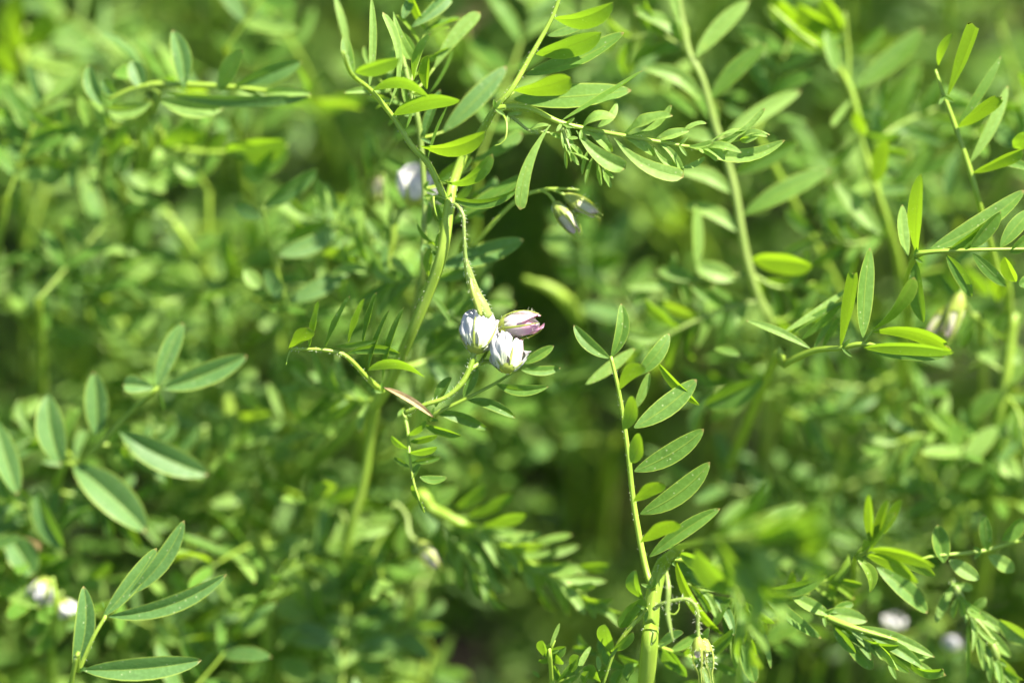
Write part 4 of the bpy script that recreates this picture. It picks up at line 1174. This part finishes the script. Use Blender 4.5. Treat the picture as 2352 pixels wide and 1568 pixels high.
# 26 arched yellow-green stem left
s = Shoot('out-of-focus arched yellow-green stem left of the bluish leaflets', [(370, 480, 46), (395, 505, 46), (425, 560, 47), (467, 622, 50), (486, 665, 54), (490, 760, 62)], [6, 18, 24, 26, 26, 24])
s.leaf([(467, 622, 50), (420, 600, 48), (350, 610, 48)], 10, '400 520 340 450 44 F my; 420 600 330 580 44 F; 360 610 290 640 46 F my; 470 640 560 720 56 F my; 440 590 500 540 44 F; 350 610 300 560 40 S', 'g')
s.sprig([(484, 660, 54), (540, 615, 48), (600, 560, 46)], 10, 100, 30, 50, 'FFB', 9, 'gy')
s.sprig([(480, 650, 53), (400, 690, 48), (310, 700, 46)], 10, 105, 30, 50, 'FFS', 10, 'gy')
# 27
s = Shoot('out-of-focus bent stem rising out of the thicket below the left bluish leaflets', [(510, 830, 48), (518, 870, 48), (522, 910, 48), (533, 975, 48), (567, 1025, 50), (640, 1070, 56)], [8, 20, 28, 30, 30, 30])
s.leaf([(522, 900, 48), (480, 860, 48), (440, 840, 48)], 10, '480 860 440 800 44 F; 450 845 400 860 40 F my; 525 905 590 850 44 F my; 540 980 480 1000 48 F; 575 1020 640 970 50 F my; 600 1040 680 1040 54 F', 'g')
s.sprig([(530, 960, 48), (460, 985, 44), (380, 1000, 42)], 10, 100, 30, 50, 'FFS', 9, 'gyb')
s.sprig([(600, 1050, 52), (580, 1120, 46), (540, 1190, 44)], 10, 100, 30, 50, 'FFB', 9, 'gy')
# 28
s = Shoot('hazy upright stem just left of the leaf with narrow upright leaflets', [(632, 590, 52), (640, 640, 52), (645, 720, 53), (650, 870, 56), (655, 960, 64)], [6, 16, 24, 26, 26])
s.leaf([(645, 720, 53), (690, 700, 52), (740, 660, 52)], 10, '690 700 740 640 50 F; 650 760 590 720 50 F my; 650 820 710 860 50 S; 655 880 600 930 50 F; 740 660 800 640 44 F my', 'g')
# 29
s = Shoot('broad hazy stem standing in the gap between the buds and the tall pale stem', [(1350, 500, 70), (1342, 560, 70), (1340, 640, 72), (1335, 720, 74), (1330, 860, 90)], [6, 16, 22, 22, 18])
s.stalk('branch', [(1330, 730, 58), (1300, 690, 52), (1260, 660, 50), (1205, 640, 50)], [34, 32, 24, 14])
s.leaf([(1342, 560, 58), (1310, 540, 54), (1280, 545, 50)], 10, '1310 540 1250 560 60 F my d46; 1345 580 1400 520 50 F; 1350 600 1430 600 50 S; 1330 640 1280 610 46 S', 'g')
# 30
s = Shoot('hazy lentil stem behind the lower left thicket with layered pale leaflets', [(606, 1215, 42), (620, 1300, 42), (618, 1400, 44), (608, 1570, 56)], [4, 15, 18, 20])
s.leaf([(618, 1380, 43), (660, 1370, 42), (720, 1350, 42)], 10, '''
630 1400 745 1385 70 F my; 640 1450 775 1475 66 F mb f.4; 620 1330 560 1290 50 F; 625 1280 690 1230 44 F my; 610 1420 550 1440 54 F; 600 1500 560 1560 60 S; 640 1520 720 1560 60 F; 730 1370 800 1320 44 F
''', 'g')
s.sprig([(620, 1300, 44), (690, 1290, 42), (770, 1255, 42)], 10, 100, 32, 50, 'FFS', 10, 'gyb')
s.sprig([(618, 1400, 46), (540, 1395, 44), (460, 1370, 44)], 10, 105, 34, 50, 'FFS', 10, 'gyb')
s.sprig([(612, 1500, 52), (520, 1500, 46), (430, 1480, 44)], 10, 105, 34, 50, 'FFS', 10, 'gyb')
# 31
s = Shoot('hazy yellow-tipped shoot at the bottom, left of the dark gap', [(790, 1340, 44), (805, 1440, 45), (815, 1570, 52)], [4, 14, 18])
s.leaf([(805, 1430, 45), (780, 1380, 44), (760, 1340, 44)], 10, '''
794 1405 822 1482 36 B ml; 815 1450 900 1400 56 F mb; 830 1500 920 1480 66 F mb; 780 1380 720 1340 46 F my; 800 1420 740 1440 50 F my; 820 1500 880 1550 60 F; 800 1520 740 1540 56 F my; 780 1360 840 1310 40 F my
''', 'g')
s.sprig([(812, 1500, 50), (880, 1470, 46), (950, 1440, 46)], 11, 105, 32, 50, 'FFS', 10, 'gyb')
s.sprig([(808, 1460, 48), (740, 1440, 44), (690, 1400, 42)], 11, 100, 32, 50, 'FFB', 9, 'gy')
# 32
s = Shoot('hazy lime-tinted shoot in the top left corner', [(60, 60, 58), (55, 130, 60), (70, 240, 66)], [10, 16, 20])
s.leaf([(55, 130, 60), (90, 150, 58), (160, 165, 58)], 12, '''
40 120 20 20 60 B ml; 60 110 110 30 60 B ml; 20 180 10 100 60 B ml; 80 150 190 165 56 F my; 90 160 150 220 50 F my; 60 170 110 110 54 F my; 40 200 80 260 60 F my; 100 60 150 20 50 F my; 20 60 50 -10 56 B ml
''', 'l')
# 33
s = Shoot('hazy stem with loose pale leaflets at the right edge below the bud pair', [(2330, 720, 34), (2312, 860, 36), (2290, 1000, 40), (2280, 1150, 52)], [20, 24, 26, 26])
s.leaf([(2312, 860, 36), (2260, 830, 36), (2220, 850, 38)], 10, '''
2290 830 2250 800 60 F my; 2300 900 2230 960 50 F; 2310 880 2360 840 50 F my; 2290 980 2220 1060 50 F my; 2200 1040 2190 970 44 F; 2285 1000 2350 960 50 F; 2270 1080 2200 1110 50 S; 2285 1040 2345 1100 50 F my; 2190 990 2170 1080 40 F
''', 'g')
s.sprig([(2290, 1000, 44), (2200, 1010, 40), (2110, 1000, 38), (2030, 1030, 38)], 12, 105, 30, 50, 'FFS', 12, 'gyb')
s.sprig([(2280, 1150, 54), (2200, 1165, 46), (2110, 1130, 44)], 12, 105, 30, 50, 'FFS', 10, 'gyb')
s.sprig([(2305, 900, 38), (2340, 950, 34), (2360, 1040, 32)], 10, 95, 30, 45, 'FS', 8, 'gb')
